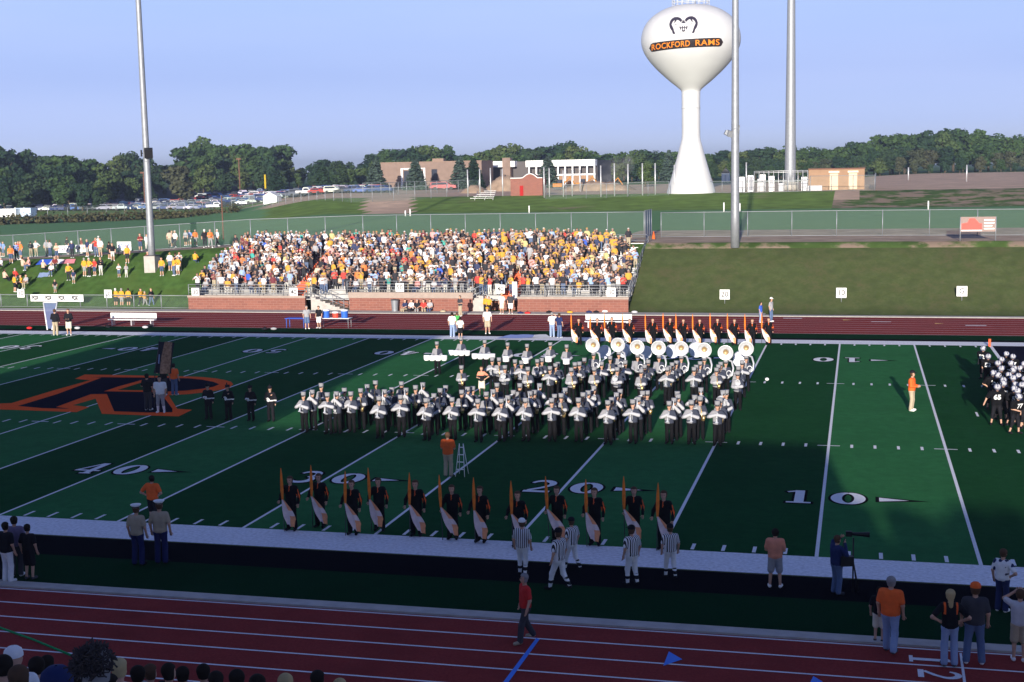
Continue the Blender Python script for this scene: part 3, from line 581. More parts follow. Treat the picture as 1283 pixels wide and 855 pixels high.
A_LOW = ((.27, -.02, 1.12), (.08, -.24, 1.02)); A_SALUTE = ((.40, -.10, 1.36), (.12, -.12, 1.64)); A_OUT = ((.42, -.02, 1.18), (.52, -.14, .98)); A_CHEST = ((.26, -.06, 1.14), (-.10, -.20, 1.34)); A_POLE = ((.32, -.06, 1.16), (.32, -.22, 1.16))
def skel(la=A_DOWN, ra=A_DOWN, step=0., girth=1., spread=.11, sit=False, turn=0., tilt=0., bend=0., sh=1.):
    """caps: name -> (a, b, radius a, radius b); faces -y, +x is its left. ra is the arm at -x"""
    B = {}; g = girth
    def top(p):                                               # bend of the upper body about the hips
        x, y, z = p
        if bend and z > .93: dz = z-.93; y2 = y*math.cos(bend)-dz*math.sin(bend); return (x, y2, .93+dz*math.cos(bend)+y*math.sin(bend)*1.)
        return (x, y, z)
    for s, n in ((1, 'l'), (-1, 'r')):
        B['torso'+n] = (top((s*.07*g, 0, 1.00)), top((s*.085*sh*g, .005, 1.34)), .105*g, .105*g)
        B['hip'+n] = ((s*.06, .0, .95), (s*.085, 0, .90), .115*g, .10*g)
        arm = la if s > 0 else ra; sx = s*.185*sh*(.5+.5*g); e = (s*arm[0][0], arm[0][1], arm[0][2]); wv = (s*arm[1][0], arm[1][1], arm[1][2]); S0 = top((sx, 0, 1.405)); e = top(e); wv = top(wv)
        B['upper'+n] = (S0, e, .055*g, .044); B['fore'+n] = (e, wv, .042, .03)
        d = np.array(wv)-np.array(e); d /= np.linalg.norm(d)+1e-9; B['hand'+n] = (wv, tuple(np.array(wv)+d*.085), .034, .028)
        if sit: k = (s*.11, -.42, .50); a = (s*.11, -.40, .09); h0 = (s*.09, -.02, .52); B['hip'+n] = ((s*.06, 0, .55), (s*.085, 0, .54), .12*g, .11*g)
        else:
            st = step*s; h0 = (s*.09, 0, .90); a = (s*spread, -st*.30+.02, .09+max(0, -st)*.10); k = (s*(spread*.5+.05), -st*.13-.03-abs(st)*.03, .49)
        B['thigh'+n] = (h0, k, .088*g, .06); B['calf'+n] = (k, a, .057, .038); B['foot'+n] = ((a[0], a[1]+.02, a[2]-.035), (a[0]+s*.03, a[1]-.15, max(.04, a[2]-.045)), .042, .036)
    B['shoulders'] = (top((-.14*sh, 0, 1.40)), top((.14*sh, 0, 1.40)), .068*g, .068*g); B['belly'] = (top((0, -.02*g, 1.08)), top((0, -.01, 1.26)), .115*g, .11*g)
    B['neck'] = (top((0, .0, 1.42)), top((0, -.01, 1.56)), .055, .052); fy = -.02; tx = math.sin(turn)*.1; ty = -math.cos(turn)
    B['head'] = (top((0, fy, 1.605)), top((0, fy+.012, 1.675)), .078, .092); B['jaw'] = (top((tx*.3, fy+ty*.03, 1.575)), top((tx*.4, fy+ty*.04, 1.585)), .052, .05); B['nose'] = (top((tx, fy+ty*.088, 1.64)), top((tx*1.05, fy+ty*.104, 1.612)), .011, .015)
    for s, n in ((1, 'l'), (-1, 'r')): B['ear'+n] = (top((s*.088, fy+.01, 1.62)), top((s*.09, fy+.015, 1.655)), .014, .016)
    if sit:
        for k_ in list(B):
            if k_[:4] not in ('thig', 'calf', 'foot') and k_[:3] != 'hip': a, b, r1, r2 = B[k_]; B[k_] = ((a[0], a[1], a[2]-.40), (b[0], b[1], b[2]-.40), r1, r2)
    return B
PK = lambda *n: [x+s for x in n for s in 'lr']
def grow_part(B, keys, h, grow=0., k=.03, clip=None):
    caps = [B[x] for x in keys]; P = np.array([[c[0], c[1]] for c in caps]).reshape(-1, 3); r = max(max(c[2], c[3]) for c in caps)+grow
    def fn(Q):
        d = smin_all(Q, caps, k, grow)
        return np.maximum(d, clip(Q)) if clip else d
    return surf(fn, P.min(0)-r, P.max(0)+r, h)
def part_mesh(name, V, F, mats, mi=None):
    me = bpy.data.meshes.new(name); me.from_pydata(V.tolist(), [], F.tolist())
    for m in mats: me.materials.append(m)
    if mi is not None: me.polygons.foreach_set('material_index', mi)
    me.polygons.foreach_set('use_smooth', [True]*len(F)); me.update(); return me
def fingers(mb, B):
    for n in 'lr':
        wv, e = np.array(B['hand'+n][0]), np.array(B['hand'+n][1]); d = (e-wv)/(np.linalg.norm(e-wv)+1e-9); s = np.cross(d, [0, 1, 0]); s = s/(np.linalg.norm(s)+1e-9); q = np.cross(s, d)
        for i, l in enumerate((.058, .07, .075, .062)): a = e-d*.01+s*(-.027+.018*i); mb.tube([a, a+d*l*.55, a+d*l+q*-.02], [.0095, .009, .007], 5)
        a = wv+d*.03+s*-.03; mb.tube([a, a-s*.025+d*.03, a-s*.03+d*.06], [.011, .010, .008], 5)
def person_parts(B, h, shirt='white', sleeves='short', legs='denim', legl='long', shoes='white', hair='hair_brown', hat=None, hatc='black', skin_m=None, jacket_fn=None, loose=.016, longhair=False, detail=False, jmats=None, glove=None, sock=None):
    """list of (part name, mesh, sub-part list); the first is the body itself"""
    out = []; sk_ = skin_m or skin
    V, F = grow_part(B, list(B), h, 0, .03); me = part_mesh('person', V, F, [sk_, M_EYE])
    if detail:
        mb = MB(); mb.v = [tuple(v) for v in V]; mb.f = [tuple(f) for f in F]; mb.m = [0]*len(F); mb.sm = [True]*len(F); fingers(mb, B); n0 = len(mb.m)
        hd = np.array(B['nose'][0]); hc = np.array(B['head'][0]); dr = hd-hc; dr[2] = 0; dr /= np.linalg.norm(dr)+1e-9; sd = np.cross(dr, [0, 0, 1])
        for s in (-1, 1): mb.ball(hc+dr*.073+sd*s*.032+np.array([0, 0, .045]), .014, 1, 6)
        me = mb.mesh('person'); me.materials.append(sk_); me.materials.append(M_EYE)
    out.append(('person', me))
    zh = B['belly'][0][2]-.20; keys = PK('torso', 'upper')+['shoulders', 'belly']+(PK('fore') if sleeves == 'long' else [])+(PK('hip') if True else [])
    def hem(Q): return zh-Q[:, 2]
    if sleeves == 'short':
        B2 = dict(B)
        for n in 'lr': a, b, r1, r2 = B['upper'+n]; a = np.array(a); b = np.array(b); B2['upper'+n] = (tuple(a), tuple(a+(b-a)*.72), r1+.006, r2+.012)
    else: B2 = B
    V, F = grow_part(B2, keys, h, loose, .035, hem); mi = None
    if jacket_fn is not None: cen = V[F].mean(1); mi = jacket_fn(cen).astype(int)
    out.append(('jacket' if sleeves == 'long' else 'shirt', part_mesh('top', V, F, jmats or [CL[shirt]], mi)))
    B3 = dict(B); kk = PK('hip', 'thigh')
    if legl == 'long':
        kk += PK('calf')
        for n in 'lr': a, b, r1, r2 = B['calf'+n]; B3['calf'+n] = (a, b, r1+.012, r2+.026)
    elif legl == 'short':
        for n in 'lr': a, b, r1, r2 = B['thigh'+n]; a = np.array(a); b = np.array(b); B3['thigh'+n] = (tuple(a), tuple(a+(b-a)*.92), r1+.005, r2+.03)
    elif legl == 'knicker':
        kk += PK('calf')
        for n in 'lr': a, b, r1, r2 = B['calf'+n]; a = np.array(a); b = np.array(b); B3['calf'+n] = (tuple(a), tuple(a+(b-a)*.45), r1+.01, r2+.01)
    ztop = zh+.17; V, F = grow_part(B3, kk, h, .014, .03, lambda Q: Q[:, 2]-ztop); out.append((('shorts' if legl == 'short' else 'trousers'), part_mesh('legwear', V, F, [CL[legs]])))
    for n in 'lr': V, F = grow_part(B, ['foot'+n], h*.8, .010, .02); out.append(('shoe', part_mesh('shoe', V, F, [CL[shoes]])))
    if sock:
        B4 = dict(B)
        for n in 'lr': a, b, r1, r2 = B['calf'+n]; a = np.array(a); b = np.array(b); B4['calf'+n] = (tuple(a+(b-a)*.42), tuple(b), r1, r2)
        for n in 'lr': V, F = grow_part(B4, ['calf'+n], h*.8, .012, .02); cen = V[F].mean(1); zz = cen[:, 2]; out.append(('sock', part_mesh('sock', V, F, [CL['white'], CL['black']], ((zz > .20) & (zz < .30) | (zz > .36)).astype(int) if sock == 'ref' else np.zeros(len(F), int))))
    if glove:
        B5 = dict(B)
        for n in 'lr':
            a, b, r1, r2 = B['fore'+n]; a = np.array(a); b = np.array(b); B5['fore'+n] = (tuple(a+(b-a)*.25), tuple(b), .062, .045)
        for n in 'lr': V, F = grow_part(B5, ['fore'+n, 'hand'+n], h, .02, .02); out.append(('gauntlet', part_mesh('gauntlet', V, F, [CL[glove]])))
    hc = np.array(B['head'][1]); sgn = -1 if B['nose'][0][1] < hc[1] else 1
    if hair and hat not in ('helmet',):
        def hclip(Q): return np.minimum(np.maximum(hc[1]-.035-Q[:, 1], (hc[2]-.13)-Q[:, 2]), hc[2]+.035-Q[:, 2])
        ks = ['head']; B6 = dict(B)
        if longhair: B6['tail'] = (tuple(hc+[0, .07, 0]), tuple(hc+[0, .09, -.26]), .055, .03); ks.append('tail'); hcl = lambda Q: np.minimum(np.maximum(hc[1]-.035-Q[:, 1], (hc[2]-.34)-Q[:, 2]), hc[2]+.035-Q[:, 2])
        else: hcl = hclip
        V, F = grow_part(B6, ks, h*.7, .016, .03, hcl)
        if len(F): out.append(('hair', part_mesh('hair', V, F, [CL[hair]])))
    c = tuple(hc); mb = MB()
    bd = np.array(B['nose'][0])-np.array(B['head'][0]); ba_ = math.atan2(bd[0], -bd[1])
    if hat == 'cap':
        mb.lathe([(.112, -.005), (.113, .03), (.10, .075), (.06, .108), (.01, .118)], (c[0], c[1], c[2]+.03), 14); mb.box((c[0]+math.sin(ba_)*.13, c[1]-math.cos(ba_)*.13, c[2]+.035), (.14, .11, .012), rz=ba_, rx=.12); out.append(('cap', mb.mesh('cap'))); out[-1][1].materials.append(CL[hatc])
    elif hat == 'shako':
        mb.lathe([(.112, -.03), (.118, -.02), (.112, .06), (.122, .16), (.124, .175), (.01, .17)], (c[0], c[1], c[2]+.03), 14, 0); mb.box((c[0], c[1]-.12, c[2]+.01), (.15, .09, .012), rx=.35, mi=1); mb.lathe([(.121, .0), (.121, .025)], (c[0], c[1], c[2]+.03), 14, 1); out.append(('shako_hat', mb.mesh('shako'))); [out[-1][1].materials.append(m) for m in (CL['hat_grey'], CL['black'])]
    elif hat == 'plume':
        mb.lathe([(.108, -.03), (.112, .03), (.13, .07), (.01, .09)], (c[0], c[1], c[2]+.03), 14, 0); mb.tube([(c[0], c[1]-.08, c[2]+.08), (c[0], c[1]-.06, c[2]+.22)], [.02, .03], 6); mb.box((c[0], c[1]-.12, c[2]+.01), (.15, .09, .012), rx=.35); out.append(('cap', mb.mesh('cap'))); out[-1][1].materials.append(CL['black'])
    elif hat == 'service':
        mb.lathe([(.104, -.02), (.108, .03), (.155, .075), (.15, .09), (.01, .11)], (c[0], c[1], c[2]+.03), 16, 0); mb.lathe([(.111, .0), (.111, .03)], (c[0], c[1], c[2]+.03), 16, 1); out.append(('service_cap', mb.mesh('cap'))); [out[-1][1].materials.append(m) for m in (CL['white'], CL['black'])]
    elif hat == 'helmet':
        mb.ball((c[0], c[1]+.005, c[2]-.0), .138, 0, 14, (1, 1.12, 1.02)); mb.tube([(c[0], c[1]-.15, c[2]+.02), (c[0], c[1]-.06, c[2]+.132), (c[0], c[1]+.06, c[2]+.13), (c[0], c[1]+.15, c[2]+.0)], .022, 6, 1)
        for sx in (-1, 1): mb.tube([(c[0]+sx*.145, c[1]+.02, c[2]+.06), (c[0]+sx*.145, c[1]-.05, c[2]+.02), (c[0]+sx*.13, c[1]-.02, c[2]-.05)], .026, 6, 1)
        for dz in (-.05, -.085, -.12): mb.tube([(c[0]-.11, c[1]-.08, c[2]+dz), (c[0]-.05, c[1]-.17, c[2]+dz), (c[0]+.05, c[1]-.17, c[2]+dz), (c[0]+.11, c[1]-.08, c[2]+dz)], .009, 5, 1)
        out.append(('helmet', mb.mesh('helmet'))); [out[-1][1].materials.append(m) for m in (CL['band_white'], CL['navy'])]
    return out
M_EYE = M('dark_eye', (.02, .015, .015), .4)
def assemble(parts, loc=(0, 0, 0), rz=0, s=1.):
    root = mesh_obj('person', parts[0][1]); place(root, loc, rz, s)
    for n, me in parts[1:]: mesh_obj(n, me, root)
    return root
SP = []
def crowd_mesh(B, h, sleeves_long=False, longhair=False, shorts=False):
    V, F = grow_part(B, list(B), h, .012, .04); cen = V[F].mean(1); ks = list(B); D = np.stack([dcap(cen, B[k]) for k in ks], 1); near = D.argmin(1); mi = []
    hc = B['head'][1]
    for i, j in enumerate(near):
        k = ks[j]; c = cen[i]
        if k[:5] in ('torso', 'shoul', 'belly', 'upper'): m = 0
        elif k[:4] == 'fore': m = 0 if sleeves_long else 3
        elif k[:3] == 'hip': m = 1 if c[2] < B['belly'][0][2]-.13 else 0
        elif k[:5] == 'thigh': m = 1
        elif k[:4] == 'calf': m = 3 if shorts else 1
        elif k in ('head', 'jaw', 'nose', 'neck') or k[:3] == 'ear': m = 2 if (c[2] > hc[2]+.03 or (c[1] > hc[1]+.0 and c[2] > hc[2]-.14) or (longhair and c[1] > hc[1]-.02 and c[2] > hc[2]-.25)) else 3
        elif k[:4] == 'foot': m = 4
        else: m = 3
        mi.append(m)
    return part_mesh('person', V, F, [sp_top, sp_bottom, sp_hair, skin, CL['white']], mi)
TOPS = [((.70, .70, .72), 'white', 22), ((.018, .018, .025), 'black', 32), ((.03, .04, .10), 'navy', 9), ((.55, .30, .04), 'gold', 7), ((.34, .34, .36), 'grey', 13), ((.28, .40, .66), 'light blue', 8), ((.50, .05, .04), 'red', 5), ((.70, .32, .30), 'pink', 3), ((.55, .46, .34), 'tan', 3), ((.70, .19, .05), 'orange', 2), ((.15, .03, .04), 'maroon', 3), ((.05, .35, .30), 'teal', 2), ((.50, .44, .20), 'pale yellow', 2), ((.04, .10, .50), 'blue', 2)]
def pick_top(goldy=0.):
    wt_ = np.array([t[2]*(1+goldy*(2.2 if t[1] in ('gold',) else (.4 if t[1] in ('black', 'pale yellow') else -.35))) for t in TOPS], float); i = rng.choice(len(TOPS), p=wt_/wt_.sum()); return TOPS[i]

# ------------------------------------------------------------------ marching band
def bandf(c): return (c[:, 0] > .03) | (np.abs(c[:, 2]-1.0) < .03)
def band_person(la, ra, **k):
    return assemble(person_parts(skel(la, ra, **k), .03, shirt='band_grey', sleeves='long', legs='jersey_black', shoes='black', hair='hair_brown', hat='shako', jacket_fn=bandf, jmats=[CL['band_grey'], CL['band_dark']], glove='band_white'))
FAR = (0, -300, 0)
proto = {'horn': band_person(A_HORN, A_HORN), 'horn2': band_person(((.33, -.10, 1.13), (.05, -.26, 1.25)), ((.35, -.14, 1.16), (.06, -.25, 1.30)), girth=1.08), 'up': band_person(A_UP, A_UP), 'cross': band_person(A_CROSS, A_FRONT), 'drum': band_person(A_DRUM, A_DRUM), 'low': band_person(A_LOW, A_EYE)}
used = set()
def inst(key, p, rz=0, s=1.):
    src = proto[key]; o = src if key not in used else copy_tree(src); used.add(key); return place(o, p, rz, s)
# instruments: origin at the player's feet, held in front (-y)
def mk_trumpet():
    e = empty('trumpet'); mb = MB(); mb.tube([(0, -.20, 1.50), (0, -.34, 1.28), (0, -.36, 1.18)], [.012, .013, .016], 8); mb.tube([(0, -.36, 1.18), (0, -.375, 1.08), (0, -.38, 1.02)], [.018, .035, .085], 12, cap=False); mb.tube([(.02, -.28, 1.36), (.02, -.40, 1.26), (.02, -.37, 1.18), (.02, -.30, 1.30)], .010, 6); mb.build('tubing_and_bell', [silver], e)
    v = MB(); [v.tube([(0, -.27-.028*i, 1.41-.045*i), (.06, -.25-.028*i, 1.38-.045*i)], .014, 6) for i in range(3)]; v.build('valves', [silver], e); return e
def mk_clarinet():
    e = empty('silver_flute_horn'); MB().tube([(0, -.20, 1.08), (0, -.24, 1.45), (0, -.26, 1.82)], [.032, .022, .020], 8).build('body', [silver], e); MB().tube([(0, -.20, 1.0), (0, -.20, 1.09)], [.055, .03], 10).build('bell', [silver], e); return e
def mk_sax():
    e = empty('saxophone'); MB().tube([(.0, -.14, 1.50), (.03, -.24, 1.46), (.06, -.24, 1.1), (.10, -.28, .88), (.14, -.36, .90), (.15, -.38, 1.08)], [.012, .016, .028, .045, .055, .085], 10).build('body', [brass], e); mb = MB(); [mb.ball((.06, -.28, 1.2+.05*i), .018, 0, 6) for i in range(4)]; mb.build('keys', [brass], e); return e
def mk_mello():
    e = empty('mellophone'); mb = MB(); mb.tube([(0, -.22, 1.5), (0, -.40, 1.46)], .012, 6); mb.tube([(.0, -.40, 1.46), (0, -.56, 1.42), (0, -.66, 1.40)], [.02, .05, .13], 14, cap=False); mb.tube([(.1*math.cos(t), -.38+.02*math.sin(t), 1.42+.1*math.sin(t)) for t in np.linspace(0, 2*PI, 16)], .012, 6); mb.build('tubing_and_bell', [silver], e)
    v = MB(); [v.tube([(0, -.34-.03*i, 1.50), (0, -.34-.03*i, 1.36)], .013, 6) for i in range(3)]; v.build('valves', [silver], e); return e
def mk_sousa():
    e = empty('sousaphone'); rot = Matrix.Rotation(PI/2+.10, 4, 'X').to_3x3(); bc = (0, -.20, 2.22)
    MB().lathe([(.385, .0), (.375, .012), (.34, -.01), (.27, -.06), (.18, -.13), (.11, -.20), (.075, -.30), (.06, -.42)], bc, 32, 0, True, rot).build('bell', [silver], e)
    MB().lathe([(.13, -.15), (.08, -.18), (.001, -.2)], bc, 20, 0, True, rot).build('bell_throat', [M('throat_gold', (.38, .26, .13), .45, metal=.4)], e)
    mb = MB(); mb.tube([(0, .20, 2.20), (.02, .28, 2.05), (.10, .26, 1.8), (.28, .10, 1.75), (.38, -.12, 1.45), (.34, -.22, 1.12), (.10, -.26, .94), (-.16, -.16, 1.02), (-.30, .06, 1.20), (-.28, .16, 1.45)], [.06, .06, .055, .05, .045, .04, .036, .032, .03, .02], 10); mb.tube([(.12*math.cos(t)+.18, -.27, 1.2+.14*math.sin(t)) for t in np.linspace(0, 2*PI, 18)], .022, 8); mb.build('tubing', [silver], e); return e
def mk_snare():
    e = empty('snare_drum'); MB().lathe([(.19, -.15), (.19, .15)], (0, -.36, .98), 20).build('shell', [white_m], e); MB().lathe([(.195, .14), (.2, .155), (.18, .162), (.001, .162)], (0, -.36, .98), 20).build('head', [drum_head], e); MB().tube([(.2, -.28, 1.12), (.02, -.45, 1.16)], .008, 5).tube([(-.2, -.28, 1.12), (-.02, -.45, 1.16)], .008, 5).build('drumsticks', [wood_m], e); return e
def mk_tenor():
    e = empty('tenor_drums')
    for x, r, d in ((-.52, .17, .0), (-.17, .19, -.06), (.18, .19, -.06), (.52, .17, .0)): o = MB().lathe([(r*.75, -.16), (r, -.08), (r, .13), (r*.98, .14), (.001, .14)], (x, -.40+d, 1.0), 18).build('drum', [white_m], e)
    MB().tube([(-.5, -.25, .94), (.5, -.25, .94)], .02, 6).build('carrier', [alu], e); return e
def mk_bass(sz):
    e = empty('bass_drum'); rot = Matrix.Rotation(PI/2, 4, 'X').to_3x3(); MB().lathe([(sz, -.17), (sz, .17)], (0, -.02, 0), 28, 0, True, rot).build('shell', [white_m], e); MB().lathe([(.001, .173), (sz*.98, .173)], (0, -.02, 0), 28, 0, True, rot).lathe([(.001, -.173), (sz*.98, -.173)], (0, -.02, 0), 28, 0, True, rot).build('head', [drum_head], e)
    MB().lathe([(sz*.96, .165), (sz*1.03, .165), (sz*1.03, .19), (sz*.96, .19)], (0, -.02, 0), 28, 0, True, rot).build('hoop', [CL['light_grey']], e); return e
proto.update(trumpet=mk_trumpet(), flute=mk_clarinet(), sax=mk_sax(), mello=mk_mello(), sousa=mk_sousa(), snare=mk_snare(), tenor=mk_tenor(), bass=mk_bass(.36))
z5 = lambda L: [(x/6.105+370, y/6.105+420) for x, y in L]; z6 = lambda L: [(x/6.105+570, y/6.105+420) for x, y in L]; z7 = lambda L: [(x/6.105+770, y/6.105+420) for x, y in L]
front = z5([(62, 425), (245, 430), (425, 428), (640, 455), (805, 445), (1000, 470)])+z6([(-22, 470), (175, 477), (355, 480), (540, 472), (740, 475), (945, 475), (1170, 487)])+z7([(140, 482), (418, 492), (588, 492), (787, 495)])
second = z5([(130, 410), (198, 355), (315, 425), (375, 395), (500, 402), (550, 370), (613, 342), (683, 408), (738, 388), (812, 347), (847, 395), (920, 378), (975, 358), (1060, 435), (1108, 398), (1150, 378)]) + \
    z6([(52, 408), (97, 387), (137, 380), (240, 430), (292, 408), (322, 358), (405, 450), (447, 415), (497, 362), (575, 425), (607, 408), (648, 365), (762, 440), (812, 438), (843, 392), (980, 430), (1020, 420), (1063, 377), (1198, 470)]) + \
    z7([(15, 428), (43, 408), (183, 458), (215, 418), (250, 415), (455, 470), (480, 420), (487, 447), (613, 452), (655, 455), (660, 392), (808, 470), (830, 415), (855, 408)])
upper = z6([(50, 222), (285, 165), (338, 168), (382, 222), (460, 182), (508, 192), (558, 237), (630, 175), (665, 168), (727, 232), (770, 208), (787, 195), (890, 245), (918, 200), (952, 197), (990, 165), (1065, 235), (1122, 195), (1187, 148)]) + \
    z7([(20, 240), (40, 222), (82, 187), (203, 250), (230, 215), (257, 182), (403, 240), (418, 225), (440, 205), (472, 185), (608, 240), (625, 222), (655, 190), (780, 240), (795, 215), (812, 195), (942, 268), (947, 228), (975, 190)])
def seen(L): return sorted(L, key=lambda q: q[0])
def member(u, v, kind, tool, lab, grp, tl, tg, tc, hat=1.955, s=None):
    s = s or rng.uniform(.965, 1.0); p = flat(u, v, hat*s); g = np.array([p[0], p[1], .027]); rz = rng.uniform(-.16, .16); s = s*rng.uniform(.985, 1.015); o = inst(kind, g, rz, s); tag(o, lab, 'band member', grp)
    if tool: t = inst(tool, g, rz, s); tag(t, tl, tc, tg)
for i, (u, v) in enumerate(seen(front)):
    n = ordw(i+1); member(u, v, 'horn' if i % 3 == 1 else 'horn2', 'trumpet', f'band member raising a small horn, {n} from the left in the front rank', 'marching band front rank', f'small silver horn held by the {n} marcher from the left in the front rank', 'horns of the front rank', 'horn')
for i, (u, v) in enumerate(seen(second)):
    n = ordw(i+1); k = [('up', 'flute', 'silver upright flute'), ('up', 'flute', 'silver upright flute'), ('cross', 'sax', 'brass saxophone'), ('low', 'mello', 'silver mellophone')][[0, 2, 1, 3, 2][i % 5]]
    nm = {'flute': 'upright silver horn', 'sax': 'brass saxophone', 'mello': 'silver mellophone'}[k[1]]
    member(u, v, k[0], k[1], f'band member with {nm}, {n} from left behind the front rank', 'marching band behind the front rank', f'{nm} of {n} marcher from left behind the front rank', 'instruments behind the front rank', nm.split()[-1])
for i, (u, v) in enumerate(seen(upper)):
    n = ordw(i+1); k = [('cross', 'sax'), ('horn', 'trumpet'), ('cross', 'mello')][[0, 1, 0, 2][i % 4]]; nm = {'sax': 'brass saxophone', 'trumpet': 'small silver horn', 'mello': 'silver mellophone'}[k[1]]
    member(u, v, k[0], k[1], f'band member with {nm}, {n} from left in the rear block', 'marching band rear block', f'{nm} of {n} marcher from left in rear block', 'instruments of the rear block', nm.split()[-1])
for i, (u, v) in enumerate([(742.8, 433.9), (774.4, 433), (798, 436), (825, 437), (853, 437.7), (882, 439.6), (909, 443), (934.6, 437.7)]):
    n = ordw(i+1); p = flat(u, v, 2.22); g = (p[0], p[1]+.2, .027); tag(inst('drum', g), f'tuba player under the {n} big bell from the left', 'band member', 'tuba players'); tag(inst('sousa', g, rng.uniform(-.08, .08)), f'silver sousaphone with round bell facing the stands, {n} from the left', 'sousaphone', 'sousaphones')
for i, (u, v) in enumerate([(757.5, 441), (783, 439.6), (809, 442), (842, 440), (872, 438), (928, 450)]):
    n = ordw(i+1); p = flat(u, v, 1.35); tag(inst('bass', (p[0], p[1], 1.35), rng.uniform(-.4, .4), 1.0 if i < 4 else 1.15), f'bass drum with pale head between the tuba bells, {n} from the left', 'drum', 'bass drums')
for i, (u, v) in enumerate([(547.4, 427.5), (577.7, 421.5), (607.3, 425.5)]):
    n = ordw(i+1); member(u, v, 'drum', 'tenor', f'drummer wearing white tenor drums, {n} from the left in the back row', 'tenor drummers', f'set of white tenor drums, {n} from the left in the drum row', 'tenor drums', 'drums', s=.98)
for i, (u, v) in enumerate([(636, 428), (660.4, 430), (689.6, 428.3), (710, 430.7)]):
    n = ordw(i+1); member(u, v, 'drum', 'snare', f'drummer with a white snare drum, {n} of the four right of the tenor drums', 'snare drummers', f'white snare drum, {n} of the four right of the tenor drums', 'snare drums', 'drum', s=.98)

# ------------------------------------------------------------------ other people: table of (feet u, v, height in photo px, facing, clothing ...)
def hero(u, v, hp, face, label, cat='person', h=.022, s=None, z=None, grp=None, pose=None, detail=True, **k):
    g = G(u, v); s = s or max(.45, min(1.12, hp*pj(g)[2]/FPX/1.78/.985)); B = skel(**(pose or {})); o = assemble(person_parts(B, h, detail=detail, **k), (g[0], g[1], g[2]+.008*(g[1] < 66) + .012), face, s); o['px'] = 0; del o['px']; tag(o, label, cat, grp); return o, g, s
BK = PI
hero(971, 738, 75, BK, 'man in salmon T-shirt and grey shorts standing on the near sideline', shirt='salmon', legs='grey', legl='short', hair='hair_dark', pose=dict(la=A_FRONT, ra=A_FRONT, girth=1.1, spread=.15))
o, g, s = hero(1048, 747, 75, BK-.9, 'photographer in dark blue jacket behind a tripod camera on the near sideline', shirt='navy', sleeves='long', legs='denim', shoes='dark_grey', pose=dict(la=A_EYE, ra=A_UP, girth=1.15))
tp = empty('camera_tripod', (g[0]+.42, g[1]+.30, .01)); tag(tp, 'black telephoto camera on a monopod tripod in front of the photographer', 'camera'); mb = MB(); mb.tube([(0, 0, 1.5), (0, 0, .0)], .022, 6); mb.tube([(0, 0, .9), (.16, .1, 0)], .014, 6); mb.tube([(0, 0, .9), (.12, -.16, 0)], .014, 6); mb.build('leg', [black_m], tp)
mb = MB(); mb.box((-.12, 0, 1.6), (.16, .1, .14)); mb.tube([(-.05, 0, 1.6), (.2, 0, 1.6), (.42, 0, 1.6)], [.045, .055, .075], 12); mb.build('camera_and_lens', [black_m], tp)
mb = MB().box((0, 0, 0), (.34, .16, .26), rz=.3); mb.tube([(-.12, 0, .12), (-.1, -.02, .5), (-.05, 0, .62)], .012, 5); tag(mb.build('camera_bag', [black_m], None, (g[0]+.26, g[1]-.12, .98)), 'black camera bag hanging at the photographer hip', 'bag')
hero(1115, 820, 98, BK-.25, 'man in orange T-shirt and pale jeans walking along the near track edge', shirt='orange', legs='pale_denim', hair='hair_grey', shoes='dark_grey', pose=dict(step=.5, girth=1.12))
hero(1101, 806, 70, BK-.2, 'boy in black shirt and white shorts half hidden behind the man in orange', shirt='black', legs='cream', legl='short', hair='hair_dark', shoes='dark_grey')
hero(1189, 838, 98, BK+.1, 'woman with blond ponytail, black top with orange stripes and hands on hips', shirt='black', legs='pale_denim', hair='hair_blond', longhair=True, shoes='dark_grey', pose=dict(la=A_HIP, ra=A_HIP, girth=.92, sh=.92), jacket_fn=lambda c: (np.abs(np.abs(c[:, 0])-.13) < .022) & (c[:, 2] > 1.22) & (c[:, 1] > 0), jmats=[CL['black'], CL['orange']])
hero(1220, 833, 102, BK, 'man in orange cap, dark T-shirt and jeans beside the ponytailed woman', shirt='charcoal', legs='denim', hat='cap', hatc='orange', pose=dict(girth=1.12, spread=.16))
hero(1255, 769, 80, BK-.5, 'man in white patterned shirt and dark jeans, hand on hip, near sideline right', shirt='white', legs='navy', hair='hair_brown', pose=dict(la=A_DOWN, ra=A_HIP), jacket_fn=lambda c: (np.sin(c[:, 0]*38)+np.sin(c[:, 2]*31+c[:, 0]*9)+np.sin(c[:, 1]*35)) > 1.1, jmats=[CL['white'], CL['navy']])
hero(1276, 831, 92, BK-.1, 'person in grey T-shirt and khaki shorts raising both hands at the right edge', shirt='light_grey', legs='khaki', legl='short', hair='hair_brown', pose=dict(la=A_EYE, ra=A_EYE))
hero(659, 807, 88, -1.0, 'man in red polo and dark trousers walking on the near track', shirt='red', legs='charcoal', hair='hair_grey', shoes='tan', pose=dict(step=.7, turn=-.4))
hero(11, 731, 76, BK-.2, 'person in black top and white trousers at the far left by the track', shirt='black', legs='white', hair='hair_dark', pose=dict(girth=1.1))
hero(22, 724, 76, BK+.3, 'person in purple-grey shirt between two dark figures at the far left', shirt='lilac', legs='charcoal', hair='hair_dark')
hero(38, 727, 70, BK, 'person in black T-shirt and black shorts at the far left by the track', shirt='black', legs='black', legl='short', hair='hair_dark', shoes='dark_grey')
hero(-3, 728, 70, BK, 'dark figure cut by the left edge of the picture', shirt='navy', legs='black', hair='hair_dark')
hero(174, 709, 76, BK, 'soldier in tan shirt and white service cap, left one of the pair', shirt='tan', legs='marine_blue', hat='service', shoes='black', pose=dict(spread=.12))
hero(203, 707, 79, BK+.15, 'soldier in tan shirt and white service cap, right one of the pair', shirt='tan', legs='marine_blue', hat='service', shoes='black')
